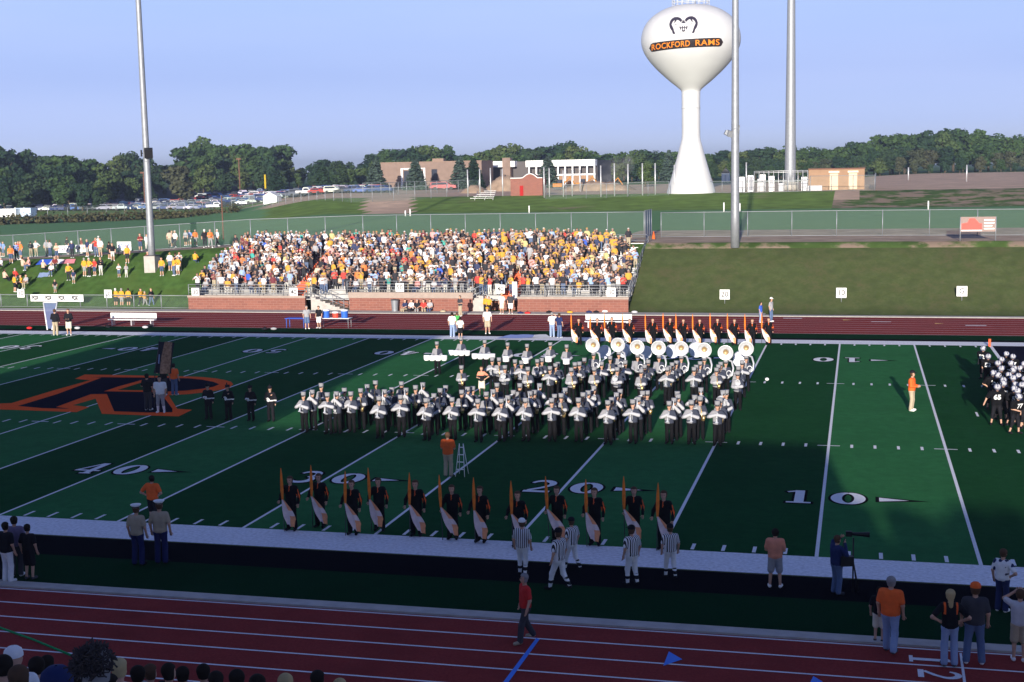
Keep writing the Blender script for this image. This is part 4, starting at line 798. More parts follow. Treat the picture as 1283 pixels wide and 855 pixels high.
hero(193, 658, 61, BK, 'coach in orange shirt and black shorts with hands on hips by the near sideline', shirt='orange', legs='black', legl='short', hair='hair_dark', pose=dict(la=A_HIP, ra=A_HIP, girth=1.12))
o, g, s = hero(562, 598, 56, BK, 'man in orange shirt and khaki trousers beside the white stepladder', shirt='orange', legs='khaki', hair='hair_brown', shoes='dark_grey', pose=dict(girth=1.1, la=A_FRONT, ra=A_FRONT))
lad = empty('stepladder', (g[0]+.44, g[1]+.3, .02)); lad.scale = (.75, .75, .9); tag(lad, 'white folding stepladder standing on the field beside the orange-shirted man', 'ladder')
mb = MB(); [mb.tube([(sx*.10, 0, 1.35), (sx*.24, sy*.36, 0)], .022, 6) for sx in (-1, 1) for sy in (-1, 1)]; mb.build('frame', [white_m], lad); [MB().box((0, -.36*(1-k/4.5), .3*k), (.40-.05*k, .08, .03)).build('step', [white_m], lad) for k in (1, 2, 3, 4)]
hero(1142, 516, 50, 1.3, 'coach in orange shirt and khaki trousers standing alone near the five yard line', shirt='orange', legs='khaki', hat='cap', hatc='black', h=.025, pose=dict(la=A_FRONT, ra=A_FRONT, girth=1.12), sleeves='long')
# officials in stripes
REFK = dict(shirt='stripes', legs='white', legl='knicker', shoes='black', sock='ref', skin_m=skin)
for i, (u, v, hp, fc, hc_, st, lb_) in enumerate([(655, 722, 71, BK-.1, 'white', .25, 'football official in white cap, leftmost of the five in stripes'), (701, 742, 78, BK+1.1, 'black', .9, 'striding football official in front, second of the five in stripes'), (717, 717, 67, BK+1.0, 'black', .8, 'football official behind the striding one, beside the white border'), (792, 735, 75, BK+.8, 'black', .3, 'bareheaded-looking official in stripes looking left, fourth of the five'), (840, 727, 68, BK+.4, 'black', .6, 'rightmost football official in stripes walking off the border')]):
    hero(u, v, hp, fc, lb_, cat='referee', grp='officials in striped shirts', hat='cap', hatc=hc_, pose=dict(step=st, girth=1.05), **REFK)
# midfield group with the flag
hero(186, 515, 46, BK, 'man in dark clothes holding the pole at the midfield letter', shirt='black', legs='charcoal', hair='hair_dark', h=.028, pose=dict(la=A_POLE, ra=A_DOWN, girth=1.1))
hero(202, 518, 46, .2, 'player in white jersey and grey trousers on the midfield letter', shirt='white', legs='grey', legl='knicker', sock='white', hair='hair_dark', shoes='white', h=.028, pose=dict(girth=1.12, sh=1.15, spread=.15))
hero(206, 496, 41, .1, 'man in black top with hands raised behind the white-jersey player', shirt='black', legs='charcoal', hair='hair_dark', h=.028, pose=dict(la=A_UP, ra=A_UP))
hero(219, 496, 40, BK, 'man in red-orange shirt and jeans at the midfield letter', shirt='orange', legs='denim', hair='hair_dark', h=.028)
g = G(190, 516); fp = empty('flagpole_with_flag', (g[0]+.1, g[1]+.1, .03)); tag(fp, 'tall hand-held pole with a dark and brown patterned flag at midfield', 'flag'); hgt = 95*pj(g)[2]/FPX
mb = MB().tube([(0, 0, .2), (.15, 0, hgt*.55), (.55, 0, hgt)], .022, 6); mb.build('pole', [dark_metal], fp)
mb = MB(); nx_, nz_ = 8, 10; fz = hgt*.5; vs = [(.06+i*.115+.35*(j/nz_), .10*math.sin(i*1.1+j*.3), fz+(hgt*.42)*j/nz_-.02*i+.12*(i/nx_)) for i in range(nx_+1) for j in range(nz_+1)]; mb.add(vs, [(i*(nz_+1)+j, (i+1)*(nz_+1)+j, (i+1)*(nz_+1)+j+1, i*(nz_+1)+j+1) for i in range(nx_) for j in range(nz_)], 0, True)
fm = MB(); fm.v = mb.v; fm.f = mb.f; fm.sm = mb.sm; fm.m = [1 if 2 < k//nz_ < 7 else (2 if (k//nz_ == 1 and 2 < k % nz_ < 6) else 0) for k in range(len(mb.f))]; fm.build('flag_cloth', [cloth('flag_dark', (.02, .02, .035)), cloth('flag_brown', (.34, .20, .13), .4), cloth('flag_pale', (.30, .36, .60))], fp)
# colour guard of four in black
for i, (u, v) in enumerate([(262, 526), (287, 527), (315, 528), (340, 529)]):
    hero(u, v, 44, rng.uniform(-.1, .1), f'person all in black with white belt, {ordw(i+1)} of four left of the band', grp='four in black left of the band', shirt='black', sleeves='long', legs='black', shoes='black', hat='plume', h=.028, detail=False, pose=dict(la=A_DOWN, ra=A_CHEST if i % 2 else A_FRONT), jacket_fn=lambda c: (np.abs(c[:, 2]-1.06) < .028) | ((np.linalg.norm(c-np.array([-.1, -.22, 1.1]), axis=1) < .13)), jmats=[CL['black'], CL['white']])
u, v = 604, 498
hero(u, v, 38, .1, 'dancer in orange and black costume with bare legs inside the band', shirt='black', legs='cream', legl='short', hair='hair_brown', h=.028, detail=False, pose=dict(la=A_HIP, ra=A_FRONT, girth=.88, sh=.9), jacket_fn=lambda c: (c[:, 2] > 1.24), jmats=[CL['black'], CL['salmon']])

# flag line: dark tracksuits with tall furled orange flags
def guard_parts(h):
    return person_parts(skel(la=A_DOWN, ra=((.30, -.06, 1.16), (.30, -.20, 1.02)), girth=.95, sh=.96), h, shirt='charcoal', sleeves='long', legs='jersey_black', shoes='black', hair='hair_brown', detail=h < .025, jacket_fn=lambda c: (np.abs(c[:, 0]) > .20) & (np.abs(c[:, 1]+.02) < .014) & (c[:, 2] < 1.36) | (np.abs(c[:, 0]) < .012) & (c[:, 1] < 0) & (c[:, 2] > 1.3), jmats=[CL['jersey_black'], CL['orange']])
def mk_flag(sl):
    e = empty('guard_flag'); MB().tube([(0, 0, .02), (0, 0, 2.02)], .014, 6).build('pole', [dark_metal], e)
    mb = MB(); prof = [(1.02, .05), (1.15, .065), (1.35, .085), (1.6, .08), (1.85, .055), (2.06, .012)]; mb.tube([(.0, -.02, z) for z, r in prof], [r*.62 for z, r in prof], 8); mb.build('furled_silk', [cloth('flag_orange', (.80, .20, .03), .12)], e)
    mb = MB(); n, k = 10, 7
    for i in range(n+1):
        t = i/n; z = 1.06-t*.80
        for j in range(k+1): s_ = j/k; wd = .06+.32*math.sin(min(1, t*1.25)*PI*.62)*(1-.45*max(0, t-.7)/.3); mb.v.append((sl*t*.34+(s_-.25)*wd, -.03-.05*math.sin(s_*9+t*3)*t-.02, z-.10*s_*t))
    for i in range(n):
        for j in range(k): mb.f.append((i*(k+1)+j, i*(k+1)+j+1, (i+1)*(k+1)+j+1, (i+1)*(k+1)+j)); mb.m.append(0 if (j < 4 or i in (4, 5)) and not (i > 7 and j > 3) else 1); mb.sm.append(True)
    mb.build('hanging_silk', [cloth('flag_pale_pink', (.74, .60, .58), .1), cloth('flag_peach', (.80, .33, .16), .1)], e); return e
proto['guard'] = assemble(guard_parts(.022)); proto['guard_far'] = assemble(guard_parts(.03)); proto['gflag'] = mk_flag(1.); proto['gflag2'] = mk_flag(.55)
z7b = lambda x, y: (320+x/3.885, 530+y/3.885); z8b = lambda x, y: (620+x/4.275, 580+y/4.275)
for i, (u, v, uf) in enumerate([(*z7b(168, 268), 132), (*z7b(308, 255), 270), (*z7b(468, 285), 430), (*z7b(597, 268), 558), (*z7b(778, 290), 745), (*z7b(955, 303), 905), (*z7b(1093, 315), 1065)]+[(*z8b(122, 153), 92), (*z8b(332, 128), 287), (*z8b(533, 145), 490), (*z8b(745, 130), 692), (*z8b(905, 163), 866)]):
    n = ordw(i+1); p = flat(u, v, 1.74); s = rng.uniform(.97, 1.02); o = inst('guard', (p[0], p[1], .02), rng.uniform(-.15, .15), s); tag(o, f'flag line member in dark tracksuit, {n} from the left in the near line', 'person', 'near flag line')
    uu = (320+uf/3.885) if i < 7 else (620+uf/4.275); q = flat(uu, v+2, 1.74); f_ = inst('gflag' if i % 3 else 'gflag2', (q[0], p[1]-.26, .02), 0, 1.02); f_.rotation_euler = (rng.uniform(-.03, .02), rng.uniform(-.05, .03), 0); tag(f_, f'furled orange flag held by the {n} person from the left in the near line', 'flag', 'orange flags of the near line')
for i, x in enumerate([25, 140, 230, 340, 483, 590, 672, 773, 883, 988, 1098, 1200]):
    n = ordw(i+1); p = flat(720+x/4.935, 390+(48+4*math.sin(i*2.1))/4.935, 1.74); o = inst('guard_far', (p[0], p[1], .02), rng.uniform(-.15, .15), rng.uniform(.97, 1.02)); tag(o, f'flag line member in dark tracksuit, {n} from the left behind the tubas', 'person', 'far flag line')
    f_ = inst('gflag' if i % 2 else 'gflag2', (p[0]-.42, p[1]-.25, .02), 0, 1.02); tag(f_, f'furled orange flag held by the {n} person from the left behind the tubas', 'flag', 'orange flags of the far line')

# football team crowding at the right
def player(la, ra, num, st=0., bend=.12, legs='black', pale=False):
    B = skel(la, ra, step=st, girth=1.18, sh=1.28, spread=.2, bend=bend); parts = person_parts(B, .026, shirt='jersey_black', legs=legs, legl='knicker', shoes='black', hat='helmet', sock='white' if pale else None, loose=.035); root = assemble(parts)
    if num:
        for sd in (-1, 1):
            me = link_text(num, .30, .012); n = len(me.vertices); co = np.empty(n*3); me.vertices.foreach_get('co', co); co = co.reshape(-1, 3); co = np.stack([co[:, 0]*(1 if sd < 0 else -1), np.full(n, 0.), co[:, 1]*.95], 1)
            me.vertices.foreach_set('co', co.ravel()); me.materials.clear(); me.update(); me.materials.append(CL['white']); o = mesh_obj('jersey_number', me, root); o.location = (0, sd*.185-math.sin(bend)*.3, 1.24); o.rotation_euler.x = bend
    return root
pl = [player(A_OUT, A_OUT, '65', .1), player(A_DOWN, A_DOWN, '52', .4), player(A_HIP, A_HIP, '24', 0.), player(A_DOWN, A_FRONT, '77', .2, .25), player(A_LOW, A_LOW, '9', .6, .45)]
z4 = [(325, 80), (358, 135), (490, 110), (537, 125), (455, 150), (428, 190), (545, 180), (605, 215), (460, 225), (525, 228), (560, 212), (390, 265), (445, 275), (505, 265), (585, 270), (470, 308), (550, 297), (545, 330), (615, 350), (460, 338), (425, 370), (550, 378), (565, 425), (627, 195), (640, 290), (655, 240), (650, 390)]
for i, (x, y) in enumerate(sorted(z4, key=lambda q: q[1])):
    p = flat(1180+x/6.107, 420+y/6.107, 1.86); k = 0 if (x, y) == (425, 370) else 1+i % 3
    src = pl[k]; o = src if k not in used else copy_tree(src); used.add(k); place(o, (p[0], p[1], .02), 0 if k == 0 else rng.uniform(-.9, .9), rng.uniform(.96, 1.02))
    tag(o, 'football player number 65 in black, arms held away, left front of the team' if k == 0 else f'football player in white helmet, {ordw(i+1)} from the back of the huddle', 'football player', 'football team at the right edge')
p = flat(1277, 492, 1.5); place(pl[4], (p[0], p[1], .02), -.3); tag(pl[4], 'crouching football player number 9 in front of the team at the right edge', 'football player', 'football team at the right edge')
g = flat(1240, 434.5, 0); tag(MB().b2(-.07, .07, -.07, .07, 0, .46).build('pylon', [cloth('pylon_orange', (.8, .12, .05), 0)], None, (g[0], g[1]+.1, .01)), 'orange pylon at the far goal line corner', 'pylon')
g = G(961, 478); tag(MB().ball((0, 0, 0), .11, 0, 10, (1, 1, .8)).build('white_bag', [white_m], None, (g[0], g[1], .1)), 'small white rolled bag lying alone on the field right of the band', 'bag')

# ------------------------------------------------------------------ near grandstand, under and behind the viewpoint
NX0, NX1 = -78, -5.6; NDK = lambda y: 1.0+(-17.8-y)*.407
ns = empty('near_grandstand', (0, 0, 0)); tag(ns, 'large home grandstand below the viewpoint whose shadow covers the near half of the field', 'bleachers')
mb = MB(); nr = 28
for i in range(nr):
    y1 = -17.8-.83*i; y0 = y1-.83; z = NDK(y1); mb.b2(NX0, NX1, y0+.001, y1, z-.34, z)
mb.b2(NX0, NX1, -17.9, -17.8, 0, .99); mb.b2(NX1-.1, NX1+.1, -41.2, -17.9, 0, .9); mb.b2(NX0, NX1, -41.25, -41.1, 0, NDK(-41.2)); mb.build('deck', [alu], ns)
mb = MB(); mb.b2(-52.6, -30.8, -46.5, -42.0, 10.4, 16.65); mb.b2(-53, -30.4, -46.8, -41.5, 16.65, 16.9)
for x in (-52, -42, -31.4): mb.b2(x, x+.5, -46, -45.5, 0, 10.4); mb.b2(x, x+.5, -43, -42.5, 0, 10.4)
mb.build('press_box', [tan_brick], ns); MB().b2(-52, -31.4, -42.0, -41.95, 12.4, 15.2).build('window', [glass_m], ns)
# ------------------------------------------------------------------ trees
def leaf_mat(name, a, b, c):
    m = bpy.data.materials.new(name); m.use_nodes = True; n = m.node_tree; bs = n.nodes['Principled BSDF']; bs.inputs['Roughness'].default_value = .85; bs.inputs['Specular IOR Level'].default_value = .1
    o = n.nodes.new('ShaderNodeObjectInfo'); rp = n.nodes.new('ShaderNodeValToRGB'); el = rp.color_ramp.elements; el.new(.5); el[0].color = (*a, 1); el[1].position = .5; el[1].color = (*b, 1); el[2].color = (*c, 1); n.links.new(o.outputs['Random'], rp.inputs[0])
    g_ = n.nodes.new('ShaderNodeNewGeometry'); mx = n.nodes.new('ShaderNodeMix'); mx.data_type = 'RGBA'; mx.blend_type = 'MULTIPLY'; mx.inputs[0].default_value = .6; n.links.new(rp.outputs[0], mx.inputs[6])
    r2 = n.nodes.new('ShaderNodeValToRGB'); r2.color_ramp.elements[0].color = (.5, .54, .56, 1); r2.color_ramp.elements[1].color = (1.25, 1.25, 1.15, 1); n.links.new(g_.outputs['Random Per Island'], r2.inputs[0]); n.links.new(r2.outputs[0], mx.inputs[7]); n.links.new(mx.outputs[2], bs.inputs['Base Color']); return m
leaf_a = leaf_mat('foliage_mixed', (.030, .060, .024), (.046, .082, .026), (.075, .098, .034)); leaf_d = leaf_mat('foliage_dark', (.017, .038, .021), (.024, .050, .024), (.034, .058, .026)); leaf_b = leaf_mat('foliage_blue_spruce', (.055, .085, .070), (.065, .095, .075), (.045, .08, .06)); leaf_o = leaf_mat('foliage_olive', (.055, .068, .038), (.068, .070, .040), (.05, .065, .036)); leaf_br = leaf_mat('brush_leaves', (.065, .058, .032), (.055, .065, .028), (.085, .068, .042))
def leaves(mb, c, r, n, q, rs):
    for _ in range(n):
        d = rs.normal(size=3); d /= np.linalg.norm(d); p = np.array(c)+d*np.array(r)*rs.uniform(.55, 1.02); nn = d*1.0+rs.normal(size=3)*.55; nn /= np.linalg.norm(nn); a = np.cross(nn, [0, 0, 1.]); a /= np.linalg.norm(a)+1e-6; b = np.cross(nn, a); s = q*rs.uniform(.6, 1.3)
        mb.add([p+a*s*.6, p+b*s*.5, p-a*s*.6, p-b*s*.5], [(0, 1, 2, 3)])
def tree_mesh(seed, kind='broad'):
    rs = np.random.RandomState(seed); cr = MB(); tk = MB()
    if kind == 'broad':
        tk.tube([(0, 0, -.05), (.01, 0, .3), (0, .02, .62)], [.028, .02, .008], 7)
        for k in range(5): a = rs.uniform(0, 6.3); tk.tube([(0, 0, .25+.06*k), (.18*math.cos(a), .18*math.sin(a), .45+.07*k)], [.012, .004], 5)
        n = rs.randint(13, 18)
        for i in range(n):
            z = rs.uniform(.24, .90); w_ = .36*math.sin(min(1, (z-.05)/.95)*PI*.93)**.6; a = rs.uniform(0, 2*PI); rr = w_*rs.uniform(.35, 1.0)*.72; r = rs.uniform(.09, .155); leaves(cr, (rr*math.cos(a), rr*math.sin(a), min(z, .985-r)), (r*1.15, r*1.15, r*.85), 95, .062, rs)
        leaves(cr, (0, 0, .5), (.22, .22, .32), 260, .09, rs)
    else:
        tk.tube([(0, 0, -.05), (0, 0, .95)], [.02, .004], 6)
        for i in range(30):
            z = .05+.92*i/30; r = .20*(1-z)**.85+.012
            for k in range(max(5, int(15*(1-z)+4))): a = rs.uniform(0, 6.3); leaves(cr, (r*.6*math.cos(a), r*.6*math.sin(a), z), (r*.5, r*.5, .028), 7, .042, rs)
    c = cr.mesh('crown'); t = tk.mesh('trunk'); t.materials.append(wood_m); return c, t
TM = [tree_mesh(s) for s in range(6)]; CM = [tree_mesh(50+s, 'conifer') for s in range(2)]
def crown_variant(me, m): c = me.copy(); c.materials.clear(); c.materials.append(m); return c
TV = {('a', i): (crown_variant(c, leaf_a), t) for i, (c, t) in enumerate(TM)}; TV.update({('d', i): (crown_variant(c, leaf_d), t) for i, (c, t) in enumerate(TM)}); TV.update({('o', i): (crown_variant(c, leaf_o), t) for i, (c, t) in enumerate(TM)}); TV.update({('b', i): (crown_variant(c, leaf_b), t) for i, (c, t) in enumerate(CM)}); TV.update({('c', i): (crown_variant(c, leaf_d), t) for i, (c, t) in enumerate(CM)})
TREES = []
def tree(p, hgt, key, wf=1., label=None, group=None, name='tree'):
    e = empty(name, tuple(map(float, p)), rng.uniform(0, 6.3)); e.scale = (hgt*wf, hgt*wf, hgt); mesh_obj('crown', TV[key][0], e); mesh_obj('trunk', TV[key][1], e); TREES.append(e)
    if label: tag(e, label, 'tree', group)
    else: e['_k'] = key[0]
    return e
SKY = [(-60, 178), (0, 178), (30, 181), (60, 184), (90, 181), (115, 194), (140, 190), (165, 186), (182, 183), (200, 197), (218, 199), (232, 178), (250, 167), (272, 172), (300, 165), (322, 172), (345, 173), (355, 180), (364, 204), (392, 204), (408, 187), (425, 193), (445, 198), (470, 186), (495, 180), (520, 169), (545, 176), (575, 184), (600, 186), (632, 175), (665, 180), (705, 172), (735, 182), (770, 184), (830, 184), (890, 183), (935, 176), (975, 178), (1010, 178), (1055, 177), (1090, 166), (1120, 157), (1150, 157), (1180, 160), (1210, 155), (1240, 162), (1290, 164), (1350, 160)]
def skyv(u): return float(np.interp(u, [a for a, b in SKY], [b for a, b in SKY]))
def at_depth(u, v, D): return CAM+D*ray(u, v)
def tree_px(u, v_top, D, key, wf=1., **k):
    p = at_depth(u, v_top, D); z = float(T(p[0], p[1])); return tree((p[0], p[1], z-.3), max(2.5, p[2]-z+.3), key, wf, **k)
row = 0
for layer, (fr, D0, st) in enumerate([(0., 500, 15), (.28, 470, 18), (.52, 446, 22)]):
    u = -45.
    while u < 1335:
        base = np.interp(u, [0, 130, 300, 480, 800, 1300], [262, 256, 240, 236, 232, 227]); sv = skyv(u); v = sv+fr*(base-sv)*rng.uniform(.75, 1.25)+rng.uniform(-1.5, 6)
        D = D0+rng.uniform(-10, 10)-(60 if u < 130 else 0)-(20 if u < 200 else 0)
        if not (layer == 2 and 470 < u < 860):
            kk = 'a' if rng.rand() < .55 else 'd'
            if u < 180: kk = 'd' if rng.rand() < .7 else 'a'
            if 1010 < u and fr > 0 and rng.rand() < .4: kk = 'o'
            e = tree_px(u, v, D, (kk, rng.randint(6)), rng.uniform(.85, 1.25)*(1.25 if 560 < u < 900 else 1.0)); e['_l'] = layer
        u += st*rng.uniform(.8, 1.25)
LAY = ['back row of the far treeline', 'middle row of the far treeline', 'front edge of the far treeline']
KN = {'a': 'leafy green', 'd': 'dark green', 'o': 'olive-brown'}
for l in range(3):
    sel = [t for t in TREES if t.get('_l') == l and '_k' in t]; sel.sort(key=lambda t: pj(tuple(t.location))[0]); cnt = {}
    for t in sel: k = t['_k']; cnt[k] = cnt.get(k, 0)+1; tag(t, f'{KN[k]} tree, {ordw(cnt[k])} of its colour from the left, {LAY[l]}', 'tree', 'trees of the far treeline')
for t in TREES:
    for k in ('_k', '_l'):
        if k in t: del t[k]
for u, vt, D, key, wf, lb_ in ((404, 206, 395, ('c', 0), 2.1, 'dark round conifer left of the pair before the parking lot trees'), (428, 203, 395, ('c', 1), 2.0, 'dark conifer just right of the round one beyond the parking lot'), (470, 199, 350, ('b', 0), 2.0, 'blue-grey spruce at the left corner of the school'), (520, 198, 350, ('b', 1), 2.0, 'broad spruce before the middle of the school wall'), (576, 196, 350, ('b', 0), 2.0, 'blue-grey spruce before the right end of the school wall'),
                               (593, 197, 352, ('c', 1), 2.0, 'green spruce close beside the blue-grey one at the school end'), (686, 194, 345, ('b', 1), 2.0, 'spruce before the white-banded school wing'), (838, 187, 420, ('b', 0), 1.7, 'grey-green spruce left of the water tower stem'), (224, 199, 400, ('o', 2), 1.1, 'brownish bushy tree at the edge of the parking lot'), (346, 213, 395, ('c', 0), 2.3, 'short conifer at the foot of the tall trees by the lot'), (808, 203, 330, ('a', 3), 1.2, 'small light green tree beyond the dirt field, left of the tower'), (1010, 201, 420, ('a', 1), 1.3, 'pale green round tree behind the tan block building')):
    tree_px(u, vt, D, key, wf, label=lb_, name='spruce' if key[0] in 'bc' else 'tree')
for i, (x, y, h_) in enumerate([(-4.6+1.9*k, -58-1.5*(k % 2), 12.0+.5*math.sin(k*2.3)) for k in range(8)]+[(13+4*k, -60-2*(k % 2), 12.8) for k in range(6)]): tree((x, y, -.1), h_*1.03, ('a', i % 6), 1.15, label=f'unseen shade tree added behind the right end of the near stand, {ordw(i+1)} from the stand', group='added shade trees behind the near stand')  # unseen trees, added to cast shade over the near right corner
# brush hedge left
hb = MB(); rs = np.random.RandomState(5)
for k in range(230):
    u = rs.uniform(-30, 300); D = 262+rs.uniform(-5, 5)+u*.06; p = at_depth(u, 270, D); z = float(T(p[0], p[1])); r = rs.uniform(.6, 1.5); leaves(hb, (p[0], p[1], z+r*.5), (r*1.3, r, r), 16, .55, rs)
tag(hb.build('brush', [leaf_br]), 'brown and green brush strip between the practice field and the parking lot', 'brush', kind='stuff')

# ------------------------------------------------------------------ parked cars
def car_mesh(kind):
    mb = MB()
    prof = {'sedan': [(-2.25, .35), (-2.28, .80), (-1.7, .92), (-1.1, 1.38), (.45, 1.40), (1.15, .95), (2.1, .82), (2.25, .60), (2.2, .35)], 'suv': [(-2.3, .4), (-2.3, 1.0), (-2.1, 1.70), (.5, 1.74), (1.2, 1.12), (2.2, 1.0), (2.3, .4)], 'truck': [(-2.6, .5), (-2.6, 1.08), (-.7, 1.08), (-.6, 1.72), (.7, 1.74), (1.3, 1.14), (2.5, 1.02), (2.55, .5)]}[kind]
    mb.prism(prof, -.86, .86, 0)
    wn = {'sedan': [(-1.45, .98), (-1.0, 1.32), (.40, 1.33), (.92, .98)], 'suv': [(-2.05, 1.12), (-1.95, 1.6), (.45, 1.62), (1.0, 1.15)], 'truck': [(-.5, 1.16), (-.45, 1.62), (.62, 1.64), (1.05, 1.16)]}[kind]; mb.prism(wn, -.875, .875, 1)
    for x in (-1.4, 1.4):
        for y in (-.80, .80): mb.lathe([(.001, -.1), (.33, -.1), (.33, .1), (.001, .1)], (x, y, .33), 10, 2, False, Matrix.Rotation(PI/2, 4, 'X').to_3x3())
    me = mb.mesh('car'); [me.materials.append(m) for m in (car_paint, glass_m, black_m)]; return me
car_paint = bpy.data.materials.new('car_paint'); car_paint.use_nodes = True; _n = car_paint.node_tree; _o = _n.nodes.new('ShaderNodeObjectInfo'); _n.links.new(_o.outputs['Color'], _n.nodes['Principled BSDF'].inputs['Base Color']); _n.nodes['Principled BSDF'].inputs['Roughness'].default_value = .3
CMs = {k: car_mesh(k) for k in ('sedan', 'suv', 'truck')}; CC = [((.70, .70, .72), 'white'), ((.32, .34, .38), 'silver'), ((.03, .05, .16), 'dark blue'), ((.08, .15, .34), 'blue'), ((.02, .02, .025), 'black'), ((.38, .04, .03), 'red'), ((.10, .11, .13), 'grey')]; cnt = {}
cars = []
for r in range(15):
    for q in np.arange(-.735, -.325, .0078):
        if rng.rand() < .08: continue
        qq = q+rng.uniform(-.0015, .0015); D = np.interp(qq, [-.72, -.55, -.46, -.35], [352, 345, 335, 318])+6.6*r; dd = D; x = CAM[0]+qq*dd*.93; y = CAM[1]+dd*.93; u, v, _ = pj((x, y, float(T(x, y))))
        if u > 482 or (u > 345 and r > 5) or (u < 150 and r > 4) or (u < 250 and r > 9): continue
        cars.append((r, u, x, y))
cars.sort(key=lambda c: (c[0], c[1]))
for r, u, x, y in cars:
    kd = ['sedan', 'suv', 'sedan', 'truck'][rng.randint(4)]; ci = rng.choice(7, p=[.14, .16, .22, .18, .12, .09, .09]); col, cn_ = CC[ci]; o = bpy.data.objects.new('parked_car', CMs[kd]); C.objects.link(o); o.color = (*[c*rng.uniform(.85, 1.1) for c in col], 1); place(o, (x, y, float(T(x, y))+.02), rng.choice([0, PI])+rng.uniform(-.5, .25)); kk = (r, cn_, kd); cnt[kk] = cnt.get(kk, 0)+1
    tag(o, f'{cn_} {dict(sedan="saloon car", suv="tall estate car", truck="pickup truck")[kd]}, {ordw(cnt[kk])} such from left in the {ordw(r+1)} parking row', 'car', 'cars in the parking lot')

# ------------------------------------------------------------------ buildings and things on the plateau
def bframe(u0, v0, u1, v1, D):
    """base corner left, width and height in metres of something standing at depth D"""
    a = at_depth((u0+u1)/2, v1, D); Y = a[1]; p0 = wall(u0, v1, Y); p1 = wall(u1, v1, Y); p2 = wall(u0, v0, Y); z = min(float(T(p0[0], Y)), p0[2]); return p0[0], p1[0], Y, z, p2[2]
x0, x1, Y, z, zt_ = bframe(478, 205, 604, 238, 372); sb = empty('school_building', (x0, Y, z)); tag(sb, 'long low tan brick school building behind the spruces', 'building'); Wd = x1-x0; Hh = zt_-z
MB().b2(0, Wd, 0, 12, 0, Hh).build('wall', [tan_brick], sb); mb = MB(); mb.b2(-.1, Wd+.1, -.1, 12, Hh, Hh+.25); mb.box((Wd*.54, 4, Hh+.6), (3.2, 2, .9)); mb.build('roof_edge', [M('roof_edge', (.25, .17, .13), .8)], sb)
k = Wd/126
for a, b in ((503.5, 506), (532, 534.2)): MB().b2((a-478)*k, (b-478)*k, -.25, .0, 0, Hh*.80).build('pilaster', [white_m], sb)
MB().b2((507-478)*k, (531-478)*k, -.2, .0, Hh*.75, Hh*.80).build('door_lintel', [white_m], sb); MB().b2((507-478)*k, (531-478)*k, -.12, .0, 0, Hh*.70).build('window', [glass_m], sb); MB().b2((542-478)*k, (549-478)*k, -.12, .0, 0, Hh*.74).build('door', [glass_m], sb)
x0, x1, Y, z, zt_ = bframe(604, 203, 746, 234, 384); wb = empty('school_wing', (x0, Y, z)); tag(wb, 'school wing under construction with white roof band and open bays', 'building'); Wd = x1-x0; Hh = zt_-z; k = Wd/142
MB().b2(0, 7*k, .5, 25, 0, Hh).b2(7*k, Wd, 3, 25, 0, Hh-.1).build('wall', [M('wing_wall', (.10, .09, .09), .8)], wb); MB().b2(7*k, 42*k, -.2, 3, Hh*.78, Hh+.05).b2(56*k, Wd, -.2, 3, Hh*.76, Hh+.05).build('roof_band', [white_m], wb)
mb = MB(); 
for u in range(60, 143, 9): mb.b2(u*k-.2, u*k+.2, 0, .4, 0, Hh*.76)
mb.b2(56*k, Wd, .1, .5, Hh*.40, Hh*.46); mb.build('column', [white_m], wb); MB().b2(27*k, 37*k, -.6, 2, 0, Hh+1).build('stair_tower', [tan_brick], wb); MB().b2(60*k, 140*k, .6, 1.5, 0, Hh*.4).build('panel', [block_m], wb)
x0, x1, Y, z, zt_ = bframe(640, 224, 680, 248, 243); hb_ = empty('brick_field_house', (x0, Y, z)); tag(hb_, 'small red brick building with curved parapet and red door', 'building'); Wd = x1-x0; Hh = zt_-z
par = [(0, 0), (Wd, 0), (Wd, Hh)]+[(Wd*(1-t), Hh+(.0 if t < .15 or t > .62 else .75*math.sin((t-.15)/.47*PI))) for t in np.linspace(.05, .95, 19)]+[(0, Hh)]
MB().prism(par, 0, 3, 0).build('wall', [brick], hb_); mb = MB(); tp_ = par[2:]
for a, b in zip(tp_[:-1], tp_[1:]): mb.tube([(a[0], -.05, a[1]+.06), (b[0], -.05, b[1]+.06)], .10, 5)
mb.build('white_coping', [white_m], hb_); MB().b2(Wd*.29, Wd*.40, -.06, 0.02, 0, Hh*.62).build('door', [cloth('door_red', (.35, .02, .02))], hb_)
x0, x1, Y, z, zt_ = bframe(1013, 213, 1083, 239, 240); bb_ = empty('block_utility_building', (x0, Y, z)); tag(bb_, 'flat-roofed tan block building with two pale doors right of the monopole', 'building'); Wd = x1-x0; Hh = zt_-z
MB().b2(0, Wd, 0, 6, 0, Hh).build('wall', [block_m], bb_); MB().b2(-.1, Wd+.1, -.12, 6.1, Hh, Hh+.2).build('roof_edge', [rust], bb_)
for a in (.38, .72): d = MB().b2(Wd*a, Wd*(a+.15), -.08, 0.01, .15 if a > .5 else 0, Hh*.80).build('door', [cloth('door_cream', (.60, .50, .36))], bb_); MB().b2(Wd*(a-.02), Wd*(a+.17), -.3, .0, Hh*.83, Hh*.92).build('canopy', [cloth('cream', (.6, .5, .4))], bb_)
def small_house(u0, v0, u1, v1, D, label, wallm, roofm, name='house'):
    x0, x1, Y, z, zt_ = bframe(u0, v0, u1, v1, D); o = empty(name, (x0, Y, z)); tag(o, label, 'building'); Wd = x1-x0; Hh = zt_-z; MB().b2(0, Wd, 0, Wd*.8, 0, Hh*.66).build('wall', [wallm], o); MB().prism([(-.2, Hh*.66), (Wd+.2, Hh*.66), (Wd*.5, Hh)], -.15, Wd*.8, 0).build('roof', [roofm], o); MB().b2(Wd*.38, Wd*.6, -.05, .0, .0, Hh*.5).build('door', [alu], o)
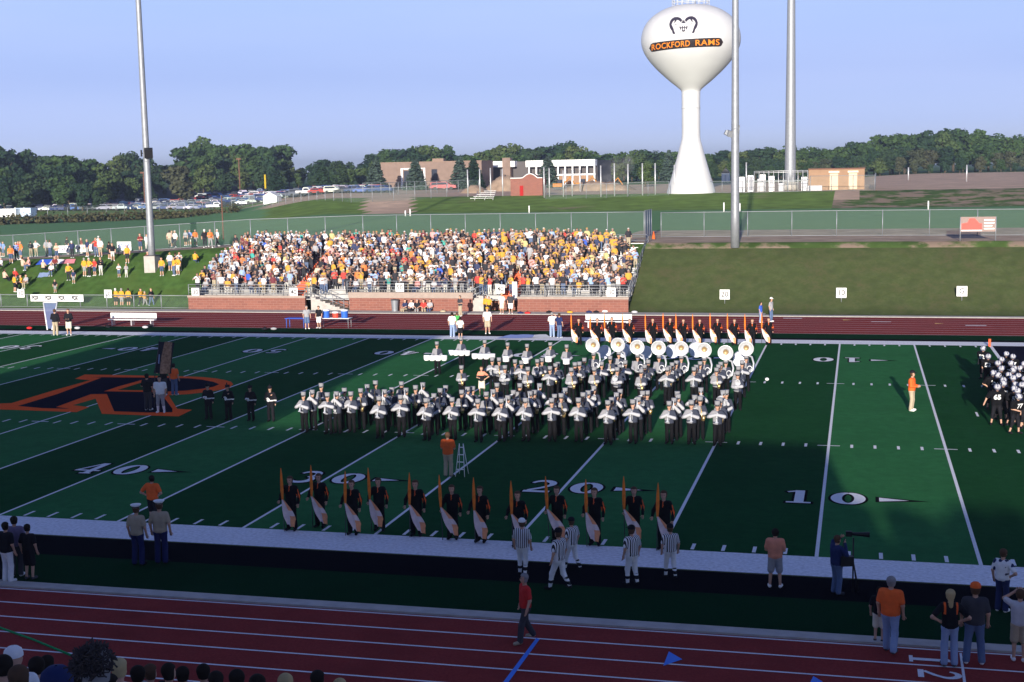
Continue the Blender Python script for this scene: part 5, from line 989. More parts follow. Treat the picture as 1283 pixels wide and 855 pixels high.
small_house(330, 241, 347, 257, 300, 'small white shed with pointed roof at the edge of the parking lot', white_m, white_m, 'shed')
small_house(904, 211, 914, 223, 395, 'tiny white house with dark roof between tower and light pole', white_m, dark_metal)
for u0, v0, u1, v1, D, lb_, m in ((0, 262, 20, 273, 300, 'white covered trailer at the far left of the parking lot', white_m), (20, 261, 39, 272, 301, 'pale blue-white trailer next to the white one at the far left', cloth('pale_blue', (.45, .55, .7))), (1249, 226, 1300, 231, 330, 'long low white structure on the dirt at the right edge', white_m), (1176, 220, 1198, 227, 400, 'blue-grey truck on the dirt before the right trees', CL['denim'])):
    x0, x1, Y, z, zt_ = bframe(u0, v0, u1, v1, D); o = empty('trailer', ((x0+x1)/2, Y, z)); tag(o, lb_, 'trailer'); W2 = (x1-x0)/2; MB().b2(-W2, W2, 0, 2.2, .35, zt_-z).build('body', [m], o); mb = MB(); [mb.lathe([(.001, -.1), (.4, -.1), (.4, .1), (.001, .1)], (x, .1, .4), 10, 0, False, Matrix.Rotation(PI/2, 4, 'X').to_3x3()) for x in (-W2*.5, W2*.5)]; mb.build('wheels', [black_m], o)
# equipment yard by the monopole
x0, x1, Y, z, zt_ = bframe(945, 215, 1012, 239, 236); o = empty('pipe_gantry', (x0, Y, z)); tag(o, 'white pipe gantry and cable trays between the light pole and the block building', 'gantry'); mb = MB(); Hh = zt_-z
for t in np.linspace(0, x1-x0, 12): mb.tube([(t, 0, 0), (t, 0, Hh)], .06, 5)
for h in (Hh, Hh*.93, Hh*.5): mb.tube([(0, 0, h), (x1-x0, 0, h)], .06, 5)
mb.build('frame', [alu], o); mb = MB()
for a, w_, h_ in ((.5, 1.2, 2.2), (4.2, .9, 1.4), (9.0, 2.6, .9)): mb.b2(a, a+w_, .6, 1.6, 0, h_)
mb.build('equipment', [CL['light_grey']], o)
for i, (u, v0, v1) in enumerate(((926, 222, 238), (937, 220, 238), (952, 219, 237), (963, 221, 237), (1004, 222, 238))):
    x0, x1, Y, z, zt_ = bframe(u, v0, u+7, v1, 238); o = empty('equipment_cabinet', (x0, Y, z)); tag(o, f'pale metal equipment cabinet near the monopole, {ordw(i+1)} from the left', 'cabinet', 'equipment cabinets'); MB().b2(0, x1-x0, 0, .8, 0, zt_-z).build('box', [alu if i % 2 else white_m], o); MB().b2(.1, x1-x0-.1, -.03, 0, .2, zt_-z-.2).build('door', [CL['light_grey']], o)
c = bframe(1095, 209, 1098, 239, 240)
fence('yard_fence', [tuple(G(880, 242)), tuple(G(930, 242)), tuple(G(1015, 240))], 2.0, 'chain-link fence in front of the tower base and equipment yard', 3.2, pr=.05, rail_low=True)
fence('yard_fence', [tuple(G(1015, 240)), tuple(G(1096, 239)), tuple(G(1097, 233))], 2.6, 'taller fence around the tan block building', 3.2, pr=.06)
fence('field_fence', [tuple(G(684, 250)), tuple(G(760, 248)), tuple(G(838, 245))], 2.4, 'chain-link fence along the berm before the dirt field', 3.0, pr=.05)
fence('field_fence', [tuple(G(340, 259)), tuple(G(440, 254)), tuple(G(520, 251)), tuple(G(560, 247))], 2.4, 'fence between the parking lot and the green berm', 3.0, pr=.06)
fence('field_fence', [tuple(G(455, 246)), tuple(G(520, 243)), tuple(G(600, 240))], 2.6, 'second fence nearer the school before the spruces', 3.4, pr=.07)
fence('lot_fence', [tuple(G(60, 273)), tuple(G(200, 266)), tuple(G(330, 259))], 2.2, 'thin fence along the front of the parking lot above the brush', 5, pr=.06)
for i, (u, v0, v1) in enumerate(((586.4, 213, 247), (601.6, 212, 247), (615, 211, 246), (630, 212, 246), (682, 210, 248), (688.5, 211, 247), (706, 214, 247), (717, 214, 246), (753, 208, 247), (770, 205, 246), (787, 206, 246), (805, 205, 245), (821, 205, 244), (845, 207, 243), (655, 214, 228), (727, 213, 240), (935, 204, 238), (1211, 207, 228), (1138, 210, 226))):
    g = G(u, v1); D = pj(g)[2]; o = empty('net_pole', tuple(g)); tag(o, f'slim pale pole behind the practice field, {ordw(i+1)} in the scattered row', 'pole', 'slim poles of the ball fields'); MB().tube([(0, 0, 0), (0, 0, (v1-v0)*D/FPX)], .13*D/250, 6).build('shaft', [alu], o)
for i, (u, v0, v1) in enumerate(((508, 264, 271), (514, 262, 271), (663, 258, 267), (907, 254, 266), (927, 255, 266), (1163, 252, 263))):
    g = G(u, v1); D = pj(g)[2]; o = empty('goal_post', tuple(g)); tag(o, f'short white stake standing on the practice field, {ordw(i+1)} from the left', 'stake', 'stakes on the practice field'); MB().tube([(0, 0, 0), (0, 0, (v1-v0)*D/FPX)], .1, 6).build('shaft', [white_m], o)
# small bleachers, mounds, machines, dust
g = G(600, 251); o = empty('small_bleacher', tuple(g)); tag(o, 'small white portable bleacher at the ball field', 'bleachers'); mb = MB(); [mb.b2(-1.6+.5*k, 2.6, .5*k, .5*k+.35, .3+.3*k, .36+.3*k) for k in range(5)]; mb.build('bench', [white_m], o); mb = MB(); [mb.tube([(x, 0, 0), (x, 2.3, 1.5)], .05, 5) for x in (-.8, 1, 2.5)]; mb.build('frame', [alu], o)
mound_m = M('mound_soil', (.30, .215, .155), .95, .25, .6)
def mound(u0, u1, v0, v1, D, label):
    x0, x1, Y, z, zt_ = bframe(u0, v0, u1, v1, D); rs = np.random.RandomState(int(u0)); n = 26; vs = []; fs = []
    for i in range(n):
        for j in range(9): s_ = i/(n-1); t = j/8; h = (zt_-z+.2)*math.sin(PI*s_)**.7*math.sin(PI*t)**.7*(.85+.25*rs.rand()); vs.append((x0-(x0+x1)/2+(x1-x0)*s_, 8*t, h-.1))
    mb = MB(); mb.add(vs, [(i*9+j, (i+1)*9+j, (i+1)*9+j+1, i*9+j+1) for i in range(n-1) for j in range(8)], 0, True); tag(mb.build('earth_mound', [mound_m], None, ((x0+x1)/2, Y, z)), label, 'earth mound')
mound(600, 656, 221, 246, 300, 'bare brown earth mound beside the small brick building'); mound(566, 612, 234, 249, 280, 'low brown earth mound behind the small bleacher'); mound(690, 800, 229, 244, 280, 'long low bank of brown soil right of the brick building')
def machine(u, v, D, label, s=1.):
    p = at_depth(u, v, D); o = empty('excavator', (p[0], p[1], float(T(p[0], p[1])))); o.scale = (s, s, s); tag(o, label, 'excavator'); ym = cloth('machine_yellow', (.45, .20, .05)); mb = MB(); mb.b2(-1.6, 1.6, -1, 1, .2, .9); mb.build('tracks', [dark_metal], o); mb = MB(); mb.b2(-1.6, 1.2, -1, 1, 1, 2.0); mb.build('body', [ym], o); MB().b2(-.2, 1.1, -.9, .3, 2.0, 3.1).build('cab', [glass_m], o); MB().tube([(1.2, 0, 1.6), (3.4, 0, 3.8), (5.2, 0, 1.2)], .25, 6).box((5.3, 0, .8), (.9, 1, .9)).build('boom', [ym], o)
machine(700, 231, 300, 'orange excavator before the white-banded wing', .75); machine(762, 231, 300, 'yellow digging machine left of the net poles', .65); machine(729, 232, 310, 'orange machine working between the poles and the wing', .75)
p = at_depth(768, 216, 300); o = MB().ball((0, 0, 0), 1, 0, 20, (5.5, 2.5, 3.0)).build('dust_cloud', [], None, tuple(p)); dm = bpy.data.materials.new('dust'); dm.use_nodes = True; n = dm.node_tree; n.nodes.remove(n.nodes['Principled BSDF']); pv = n.nodes.new('ShaderNodeVolumePrincipled'); pv.inputs['Color'].default_value = (.75, .72, .68, 1)
tc = n.nodes.new('ShaderNodeTexCoord'); nz = n.nodes.new('ShaderNodeTexNoise'); nz.inputs['Scale'].default_value = .35; nz.inputs['Detail'].default_value = 3; n.links.new(tc.outputs['Object'], nz.inputs[0]); mr = n.nodes.new('ShaderNodeMapRange'); mr.inputs[1].default_value = .45; mr.inputs[2].default_value = .7; mr.inputs[4].default_value = .13; n.links.new(nz.outputs['Fac'], mr.inputs[0]); n.links.new(mr.outputs[0], pv.inputs['Density']); n.links.new(pv.outputs[0], n.nodes['Material Output'].inputs['Volume']); o.data.materials.append(dm); tag(o, 'drifting grey dust cloud above the construction machines', 'dust', kind='stuff'); o.rotation_euler.y = -.5
o = bpy.data.objects.new('parked_car', CMs['suv']); C.objects.link(o); p = at_depth(556, 236, 345); place(o, (p[0], p[1], float(T(p[0], p[1]))), .1); o.color = (.33, .012, .02, 1); tag(o, 'red van parked alone before the school wall', 'car'); o.scale = (1.5, 1.2, 1.2)
# information sign at the right
g = G(1225, 302); D = pj(g)[2]; kx = D/FPX; o = empty('sponsor_sign', tuple(g)); tag(o, 'framed sign with red picture and lines of writing before the practice field fence', 'sign')
W2, Hh = 21*kx, 30*kx; MB().b2(-W2, W2, -.04, .04, Hh*.38, Hh).build('panel', [cloth('sign_tan', (.30, .22, .20))], o); MB().tube([(-W2, 0, 0), (-W2, 0, Hh)], .05, 6).build('post', [grey_metal], o); MB().tube([(W2, 0, 0), (W2, 0, Hh)], .05, 6).build('post', [grey_metal], o)
MB().prism([(-W2*.93, Hh*.46), (W2*.22, Hh*.46), (W2*.22, Hh*.72), (W2*.05, Hh*.74), (-.2*W2, Hh*.94), (-.5*W2, Hh*.94), (-.6*W2, Hh*.76), (-W2*.93, Hh*.72)], -.05, -.041).build('picture', [cloth('sign_red', (.72, .12, .10))], o); MB().b2(-W2*.93, W2*.22, -.056, -.041, Hh*.41, Hh*.455).build('strip', [white_m], o)
for k in range(4): MB().b2(W2*.34, W2*(.92 if k != 2 else .8), -.05, -.041, Hh*(.84-.12*k), Hh*(.89-.12*k)).build('writing_line', [white_m], o)

# ------------------------------------------------------------------ spectators
SPM = {'stand': crowd_mesh(skel(A_DOWN, A_DOWN), .042, shorts=True), 'stand_front': crowd_mesh(skel(A_FRONT, A_CHEST), .042, True), 'clap': crowd_mesh(skel(A_UP, A_HORN), .042), 'hip': crowd_mesh(skel(A_HIP, A_DOWN), .042, longhair=True), 'eye': crowd_mesh(skel(A_EYE, A_FRONT), .042, shorts=True), 'long': crowd_mesh(skel(A_CROSS, A_FRONT, girth=.9, sh=.92), .042, longhair=True, shorts=True), 'sit': crowd_mesh(skel(((.25, -.12, 1.16), (.10, -.34, 1.06)), ((.25, -.12, 1.16), (.10, -.34, 1.06)), sit=True), .042), 'walk': crowd_mesh(skel(A_DOWN, A_FRONT, step=.8), .042)}
STK = ['stand', 'stand_front', 'clap', 'hip', 'long', 'eye']
def spect(key, p, rz, s, colr): o = bpy.data.objects.new('person', SPM[key]); C.objects.link(o); place(o, p, rz, s); o.color = (*colr, 1); return o
lo = {k: crowd_mesh(skel(*a, sit=(k == 'sit')), .062) for k, a in (('stand', (A_DOWN, A_DOWN)), ('front', (A_FRONT, A_CHEST)), ('clap', (A_UP, A_HORN)), ('sit', (A_FRONT, A_FRONT)))}
def lo_np(me): n = len(me.vertices); v = np.empty(n*3); me.vertices.foreach_get('co', v); f = np.array([tuple(p.vertices) for p in me.polygons]); m = np.array([p.material_index for p in me.polygons]); return v.reshape(-1, 3), f, m
LO = {k: lo_np(m) for k, m in lo.items()}
BOT = [(.02, .022, .03), (.06, .09, .17), (.10, .14, .24), (.38, .32, .22), (.30, .30, .30), (.03, .03, .04), (.6, .58, .52)]; HAIR = [(.03, .018, .012), (.10, .06, .03), (.28, .19, .09), (.02, .015, .012), (.30, .28, .27), (.55, .55, .53), (.07, .04, .02), (.7, .7, .7), (.5, .3, .05)]
CV, CF, CCOL = [], [], []; nv = 0; ind = []
for i in range(NR+1):
    y = 67.62+RD*i+(.15 if i < NR else .1); z = Z0+RR*(i+1)-.2 if i < NR else Z0+RR*NR-.2; x = SX0+.35
    while x < SX1-.3:
        a_in = any(a-.05 < x < b+.05 for a, b in ais); t = (x-SX0)/(SX1-SX0); gap = .06
        if i == 0: gap = .30
        if t > .955: gap = .8 if i > 3 else .35
        elif t > .90 and i > 4: gap = .45
        if t < .06: gap = max(gap, .25) if i < 9 else .05
        if i == NR: gap = .55 if t < .9 else .85
        if a_in: gap = .93 if i < 8 and t < .5 else .62
        left_cut = SX0+max(0, (i-3))*.0
        if rng.rand() > gap and x > left_cut:
            gold = 1.1 if t > .66 else (.0 if t < .3 else .25); c = pick_top(gold); sitp = .45 if (t < .66 and i < 5) else .16; sit = rng.rand() < sitp; s = rng.uniform(.93, 1.06); yy = y+rng.uniform(-.08, .12); xx = x+rng.uniform(-.1, .1); zz = z+.005
            if i < 0: ind.append((i, xx, yy, zz, sit, s, c, t))
            else:
                k = 'sit' if sit else ['stand', 'front', 'clap', 'stand', 'front'][rng.randint(5)]; V, F, Mi = LO[k]; a = rng.uniform(-.5, .5); ca, sa = math.cos(a), math.sin(a); P = V*s; P = np.stack([P[:, 0]*ca-P[:, 1]*sa+xx, P[:, 0]*sa+P[:, 1]*ca+yy+(.35 if sit else 0), P[:, 2]+zz], 1); CV.append(P); CF.append(F+nv); nv += len(P)
                pal = np.array([c[0], BOT[rng.randint(7)], HAIR[rng.randint(9)], (.30, .175, .13), (.4, .4, .4)]); CCOL.append(pal[Mi])
        x += rng.uniform(.36, .50)
CV = np.concatenate(CV); CF = np.concatenate(CF); CCOL = np.concatenate(CCOL)
me = bpy.data.meshes.new('crowd'); me.from_pydata(CV.tolist(), [], CF.tolist()); me.update(); me.polygons.foreach_set('use_smooth', [True]*len(CF)); at_ = me.color_attributes.new('Col', 'FLOAT_COLOR', 'CORNER')
at_.data.foreach_set('color', np.repeat(np.concatenate([CCOL, np.ones((len(CCOL), 1))], 1), 4, axis=0).ravel()); tag(mesh_obj('spectator_crowd', me, None, crowd_m), 'packed crowd of spectators filling the upper rows of the far bleachers', 'crowd', kind='stuff')
ind.sort(key=lambda q: (q[0], q[1])); cnt = {}
RW = ['lowest', 'second lowest', 'third lowest']
for i, x, y, z, sit, s, c, t in ind:
    key = 'sit' if sit else STK[rng.randint(len(STK))]; o = spect(key, (x, y+(.35 if sit else 0), z), rng.uniform(-.5, .5), s, [q*rng.uniform(.9, 1.05) for q in c[0]]); k = (i, c[1], sit); cnt[k] = cnt.get(k, 0)+1
    tag(o, f'{"seated" if sit else "standing"} spectator in {c[1]} top, {ordw(cnt[k])} such from left, {RW[i]} bleacher row', 'spectator', 'spectators in the lower bleacher rows')
# people on the left bank: u, v of the feet, pose, colour of the top, words
W_, K_, Gd, Or, Rd, Gy, Nv, Mr, Bl, Tn, Pk = (.70, .70, .72), (.018, .018, .025), (.60, .32, .035), (.75, .20, .05), (.55, .05, .04), (.35, .35, .37), (.03, .04, .10), (.17, .03, .03), (.20, .30, .60), (.6, .42, .32), (.7, .35, .32)
h5 = lambda x, y: (x/9.5, 280+y/9.5); h6 = lambda x, y: (120+x/9.5, 280+y/9.5)
HP = [(*h5(135, 480), 'stand', Or, 'in orange at the upper left of the bank'), (*h5(255, 440), 'stand', Or, 'in orange left of the dark-dressed pair on the bank'), (*h5(228, 425), 'hip', Rd, 'in red-orange beside the orange shirt on the bank'), (*h5(45, 400), 'stand', Bl, 'in blue-grey at the far left of the bank'), (*h5(5, 400), 'stand', Bl, 'in pale blue at the very left edge of the bank'), (*h5(200, 440), 'stand_front', Bl, 'in blue denim between the orange shirts'),
      (*h5(372, 400), 'stand_front', K_, 'in black standing behind the seated group'), (*h5(435, 395), 'hip', W_, 'in white and teal right of the black shirt'), (*h5(600, 400), 'stand_front', Gy, 'in grey with pale cap left of the white posters'), (*h5(560, 385), 'stand', Gy, 'in grey half behind the pale-capped one'), (*h5(680, 440), 'long', Tn, 'bare-shouldered with white shorts near the posters'), (*h5(805, 370), 'stand', K_, 'in black behind the first white poster'), (*h5(862, 415), 'stand_front', Nv, 'in navy standing between the white posters'),
      (*h5(1045, 400), 'stand', Nv, 'in navy with khaki shorts over the second poster'), (*h5(975, 360), 'stand', Mr, 'in maroon behind the posters'), (*h5(1180, 340), 'stand', W_, 'in white at the top of the bank behind the red shirt'), (*h5(1150, 400), 'clap', Rd, 'in red and white beside the white shirt'), (*h5(1200, 400), 'stand', W_, 'in white with arms low, right of the red one'),
      (*h5(60, 715), 'sit', Tn, 'seated bare-armed at the lower left of the bank'), (*h5(185, 700), 'sit', Rd, 'seated in red at the lower left of the bank'), (*h5(180, 822), 'stand', Gd, 'in gold behind the 10 board'), (*h5(255, 775), 'sit', Gd, 'seated in gold behind the 10 board'), (*h5(320, 775), 'sit', Gy, 'seated in grey right of the gold shirts'), (*h5(660, 832), 'stand', K_, 'child in black top and jeans low on the bank'),
      (*h5(822, 690), 'hip', Gd, 'in gold with dark shorts in mid bank'), (*h5(880, 720), 'stand', Nv, 'child in navy beside the gold shirt'), (*h5(1010, 635), 'stand', Gd, 'in gold left of the group of four'), (*h5(1068, 640), 'hip', Gd, 'in yellow second in the group of four'), (*h5(1132, 633), 'stand', Rd, 'in red with white trousers in the group'), (*h5(1205, 625), 'stand_front', K_, 'in black with grey trousers right end of the group'),
      (*h5(20, 560), 'sit', W_, 'seated in white near the left edge'), (*h5(275, 560), 'sit', Tn, 'seated in tan, left of two by the blankets'), (*h5(350, 560), 'sit', Pk, 'seated in pink, right of two by the blankets'), (*h5(520, 590), 'sit', Tn, 'lying back below the blue blanket'), (*h5(620, 630), 'sit', W_, 'seated in white below the blankets'), (*h5(660, 560), 'sit', Mr, 'seated in dark red below the blankets'),
      (*h6(205, 450), 'stand', K_, 'in black and white with beige shorts'), (*h6(165, 430), 'stand', K_, 'in black just left of the beige shorts'), (*h6(380, 480), 'stand', Gd, 'in yellow and grey below the blue banner'), (*h6(280, 650), 'long', W_, 'child in white shirt lower middle of the bank'), (*h6(368, 650), 'stand_front', Gy, 'in grey beside the white-shirted child'), (*h6(535, 330), 'long', Mr, 'in maroon at the top left of the light pole'), (*h6(615, 325), 'stand_front', W_, 'in white just left of the light pole'),
      (*h6(628, 575), 'stand', Mr, 'in maroon top and cream trousers by the pole footing'), (*h6(790, 630), 'stand', Gd, 'in gold right of the concrete footing'), (*h6(890, 570), 'stand', W_, 'in white at the left of the tight group'), (*h6(935, 630), 'hip', Gd, 'in gold at the front of the tight group'), (*h6(982, 625), 'stand', Gd, 'in gold at the right of the tight group'), (*h6(1005, 575), 'clap', W_, 'in white at the back right of the tight group'), (*h6(955, 565), 'stand', K_, 'in black at the back of the tight group'),
      (*h6(885, 290), 'walk', Tn, 'in peach walking along the top path'), (*h6(950, 300), 'walk', W_, 'in pale grey walking along the top path'), (*h6(915, 285), 'stand', K_, 'in dark clothes between the walkers'), (*h6(1075, 270), 'stand', Gy, 'in grey on the path by the fence'), (*h6(1122, 265), 'stand', Bl, 'in grey-blue on the path by the fence'), (*h6(1190, 270), 'stand', Or, 'in orange-red on the path by the fence'),
      (257, 311, 'walk', K_, 'in black walking left of the bleacher top'), (264, 311, 'walk', Or, 'in salmon walking left of the bleacher top'), (273, 310, 'walk', W_, 'in white walking near the bleacher corner'), (245, 333, 'sit', Gd, 'seated alone in gold on the grass by the bleachers')]
for u, v, k, col, wd in HP:
    g = G(u, v); o = spect(k, (g[0], g[1], g[2]-(.05 if k == 'sit' else 0)), rng.uniform(-.7, .7) if rng.rand() < .7 else rng.uniform(2.5, 3.8), rng.uniform(.92, 1.04)*(.72 if 'child' in wd else 1), col); tag(o, 'spectator '+wd, 'spectator', 'spectators on the left grass bank')
for u, v, col, wd in ((145.5, 385, Gd, 'boy in gold with jeans, left of the row of three at the low fence'), (153, 385, Gd, 'boy in gold, middle of the row of three at the low fence'), (161.5, 385, Gd, 'boy in gold, right of the row of three at the low fence'), (177, 384, Gd, 'person in gold leaning at the low fence near the black and white one'), (182, 384.5, Gd, 'child in gold close to the leaning one at the low fence'), (190, 384, K_, 'person in black and white walking past the end of the low fence')):
    p = wall(u, v, 67.6); tag(spect('stand' if u < 170 else 'walk', (p[0], 67.6, .1), PI if u < 170 else 1.2, .95 if 'child' not in wd else .8, col), wd, 'spectator', 'spectators at the low fence')
def slab(name, pts, label, mats, mis, cat='blanket', grp=None):
    mb = MB(); P = [G(*p) for p in pts]; n = 6; A, B_, Cc, D = [np.array(p) for p in P]
    vs = []; 
    for i in range(n+1):
        for j in range(4): s_, t = i/n, j/3; q = (A*(1-s_)+B_*s_)*(1-t)+(D*(1-s_)+Cc*s_)*t; vs.append((q[0], q[1], float(T(q[0], q[1]))+.06+.02*math.sin(i*2+j)))
    for i in range(n):
        for j in range(3): mb.f.append((i*4+j, (i+1)*4+j, (i+1)*4+j+1, i*4+j+1)); mb.m.append(mis[i*len(mis)//n]); mb.sm.append(True)
    mb.v = vs; tag(mb.build(name, mats), label, cat, grp)
slab('blanket', [(44, 333), (93, 331), (95, 326), (52, 326)], 'long blanket striped blue, white and pink spread on the left bank', [CL['blue'], CL['white'], cloth('pink_cloth', (.7, .25, .28))], [0, 1, 2])
slab('blanket', [(47, 349), (60, 348), (62, 343), (50, 343)], 'small pale blue blanket below the striped one on the bank', [CL['pale_denim']], [0])
for u0, v0, u1, v1, lb_, t, cc in ((73, 308, 87, 317, 'white poster with purple writing held on the bank, left one', 'GO', CL['lilac']), (95, 307, 108, 316, 'white poster held on the bank, middle one', '31', CL['khaki']), (147, 303, 164, 314, 'white banner with blue writing left of the light pole on the bank', 'GO RAMS', CL['blue']), (112, 306, 121, 315, 'white poster held among the crowd on the bank, third from left', '', CL['navy'])):
    g = G((u0+u1)/2, v1+5); Y = g[1]; a = wall(u0, v1, Y); b = wall(u1, v0, Y); o = empty('poster', (a[0], Y, a[2])); tag(o, lb_, 'poster'); w2 = b[0]-a[0]; h2 = b[2]-a[2]; MB().b2(0, w2, 0, .03, 0, h2).build('sheet', [white_m], o); mb = MB(); [mb.tube([(x, .04, -.75), (x, .04, h2*.9)], .02, 5) for x in (.08, w2-.08)]; mb.build('stick', [wood_m], o)
    if t: text_on_wall(t, h2*.6, (w2/2, -.01, h2/2), cc, o, .01, width=w2*.75, off=.005)
# far sideline people
def far_hero(u, v, hp, face, label, **k): return hero(u, v, hp, face, label, h=.034, detail=False, cat='person', **k)
far_hero(70, 421, 33, BK+.3, 'man in black jacket and khaki trousers, left of the pair at the far sideline', shirt='black', sleeves='long', legs='khaki', hair='hair_brown', pose=dict(la=A_FRONT))
far_hero(87, 421, 33, .3, 'man in black jacket and pale shorts, right of the pair at the far sideline', shirt='black', sleeves='long', legs='cream', legl='short', hair='hair_brown', pose=dict(la=A_FRONT, ra=A_FRONT))
far_hero(385, 413, 29, .6, 'man in grey shirt and blue shorts beside the blue table', shirt='grey', legs='denim', legl='short', hair='hair_grey'); far_hero(400, 412, 28, -.2, 'man in black shirt and white shorts left of the coolers', shirt='black', legs='white', legl='short', hair='hair_dark')
far_hero(567, 423, 31, BK, 'man in white shirt and blue jeans at the far sideline by the child', shirt='white', legs='pale_denim', hair='hair_dark'); far_hero(577, 425, 27, BK+.2, 'child in white shirt and black shorts beside the man in jeans', shirt='white', legs='black', legl='short', hair='hair_dark'); far_hero(573, 417, 25, BK, 'person in bright green shirt behind the man in white', shirt='green', legs='denim', hair='hair_brown')
far_hero(611, 419, 33, .4, 'man in white T-shirt, khaki shorts and yellow cap by the far sideline', shirt='white', legs='khaki', legl='short', hat='cap', hatc='gold'); far_hero(692, 423, 31, BK+.3, 'man in white T-shirt and jeans talking with the dark-dressed one', shirt='white', legs='pale_denim', hair='hair_grey', pose=dict(la=A_FRONT, ra=A_SALUTE)); far_hero(701, 424, 31, BK-.4, 'man in dark shirt and jeans beside the white T-shirt at far sideline', shirt='navy', legs='denim', hair='hair_brown')
far_hero(577, 397, 26, -.5, 'photographer in dark vest and khaki on the walk by the stairs', shirt='charcoal', legs='khaki', hair='hair_dark', pose=dict(la=A_FRONT, ra=A_FRONT)); far_hero(613, 394, 22, .2, 'person in yellow and black below the right stairs', shirt='gold', legs='black', hair='hair_brown'); far_hero(609, 393, 22, -.2, 'second person in yellow and black below the right stairs', shirt='gold', sleeves='long', legs='black', hair='hair_dark')
far_hero(629, 394, 26, -.2, 'person all in white standing below the 40 board', shirt='white', legs='cream', legl='short', hair='hair_blond'); far_hero(640, 394, 26, .1, 'person in dark shirt and white shorts below the narrow notice', shirt='charcoal', legs='white', legl='short', hair='hair_dark', pose=dict(girth=1.2)); far_hero(953, 405, 26, 1.3, 'person in blue shirt and jeans walking on the far track', shirt='blue', legs='pale_denim', hair='hair_dark'); far_hero(966, 404, 30, 1.2, 'tall person in grey shirt and dark trousers walking on the far track', shirt='grey', legs='denim', hat='cap', hatc='white')
for i, (u, c) in enumerate(((508, 'navy'), (516, 'white'), (523, 'black'), (531, 'red'), (539, 'charcoal'))):
    g = G(u, 391); o = spect('sit', (g[0], g[1], -.25), rng.uniform(-.4, .4), .95, {'navy': Nv, 'white': W_, 'black': K_, 'red': Rd, 'charcoal': Gy}[c]); tag(o, f'person sitting on the ground against the brick wall, {ordw(i+1)} of five from the left', 'person', 'people sitting by the wall')
# furniture and bags on the far side
def far_box(name, u, v, build, label, cat, rz=0): g = G(u, v); o = empty(name, (g[0], g[1], max(.0, g[2])+.01), rz); tag(o, label, cat); build(o); return o
def bench(L_):
    def f(o): MB().b2(-L_/2, L_/2, -.2, .2, .42, .47).build('seat', [white_m], o); MB().b2(-L_/2, L_/2, .22, .26, .55, .95).build('backrest', [white_m], o); [MB().b2(x-.04, x+.04, -.18, .24, 0, .42).build('leg', [alu], o) for x in (-L_*.42, 0, L_*.42)]
    return f
far_box('bench', 166, 408, bench(4.0), 'long white team bench on the far track at the left', 'bench'); b_ = far_box('bench', 762, 411, bench(3.4), 'white team bench on the far track behind the flag line', 'bench')
def table(o): MB().b2(-1.2, 1.2, -.38, .38, .70, .74).build('table_top', [white_m], o); [MB().tube([(x, y, 0), (x, y, .7)], .025, 6).build('leg', [grey_metal], o) for x in (-1.1, 1.1) for y in (-.3, .3)]
def table_b(o): MB().b2(-.8, .8, -.38, .38, .70, .74).build('table_top', [CL['blue']], o); [MB().tube([(x, y, 0), (x, y, .7)], .025, 6).build('leg', [blue_m], o) for x in (-.7, .7) for y in (-.3, .3)]
t_ = far_box('folding_table', 421, 411, table, 'white folding table carrying three drink coolers', 'table'); far_box('folding_table', 372, 411, table_b, 'small blue table left of the men by the coolers', 'table')
for dx, m_, cw, r, h_ in ((-.75, blue_m, 'blue cooler with white lid, left end of the table', .27, .52), (0.0, red_m, 'orange-red cooler between the two blue ones', .24, .36), (.72, blue_m, 'blue cooler with white lid, right end of the table', .27, .52)):
    o = empty('drink_cooler', (t_.location.x+dx, t_.location.y, .76)); tag(o, cw, 'cooler'); MB().lathe([(r*.92, 0), (r, h_)], n=14).build('body', [m_], o); MB().lathe([(r*1.04, h_), (r*1.04, h_+.09), (.01, h_+.11)], n=14).build('lid', [white_m], o)
def can(o): MB().lathe([(.25, 0), (.32, .95)], n=14).build('body', [grey_metal], o); MB().lathe([(.34, .95), (.34, 1.02), (.01, 1.06)], n=14).build('lid', [dark_metal], o)
far_box('litter_bin', 495, 391, can, 'grey cylindrical litter bin against the brick wall', 'bin')
def bagf(c, s=.62): return lambda o: (MB().ball((0, 0, .16*s), .28*s, 0, 10, (1.5, .8, .6)).build('body', [CL[c]], o), MB().tube([(-.2*s, 0, .25*s), (0, 0, .42*s), (.2*s, 0, .25*s)], .02, 5).build('handle', [CL['black']], o))
for u, v, c, lb_ in ((463, 389, 'black', 'black bag by the wall left of the litter bin'), (555, 392, 'khaki', 'olive bag at the foot of the wall near the seated people'), (652, 394, 'navy', 'navy bag in the pile right of the stairs'), (661, 394, 'red', 'red and dark bag in the pile right of the stairs'), (688, 393, 'black', 'black bag alone by the right brick wall'), (714, 393, 'gold', 'small yellow bag by the right brick wall'), (738, 393, 'navy', 'dark blue bag by the right brick wall'), (747, 393, 'black', 'black bag beside the dark blue one by the wall'), (758, 392, 'white', 'white bag near the end of the right brick wall'), (795, 393, 'light_grey', 'grey bundle at the corner of bleachers and grass bank'), (97, 413, 'light_grey', 'white bundle right of the pair in black jackets'), (343, 414, 'grey', 'pale equipment pile by the far sideline left of the blue table'), (332, 414, 'black', 'black bag left of the pale equipment pile'), (182, 412, 'light_grey', 'white bundle under the right end of the left bench'), (188, 410, 'black', 'black helmet bag behind the left bench'), (135, 411, 'black', 'dark bag under the left end of the left bench'), (37, 413, 'red', 'low red mat lying at the far left by the far sideline'), (745, 411, 'navy', 'dark jacket heap at the left end of the right bench')):
    far_box('bag', u, v, bagf(c), lb_, 'bag')
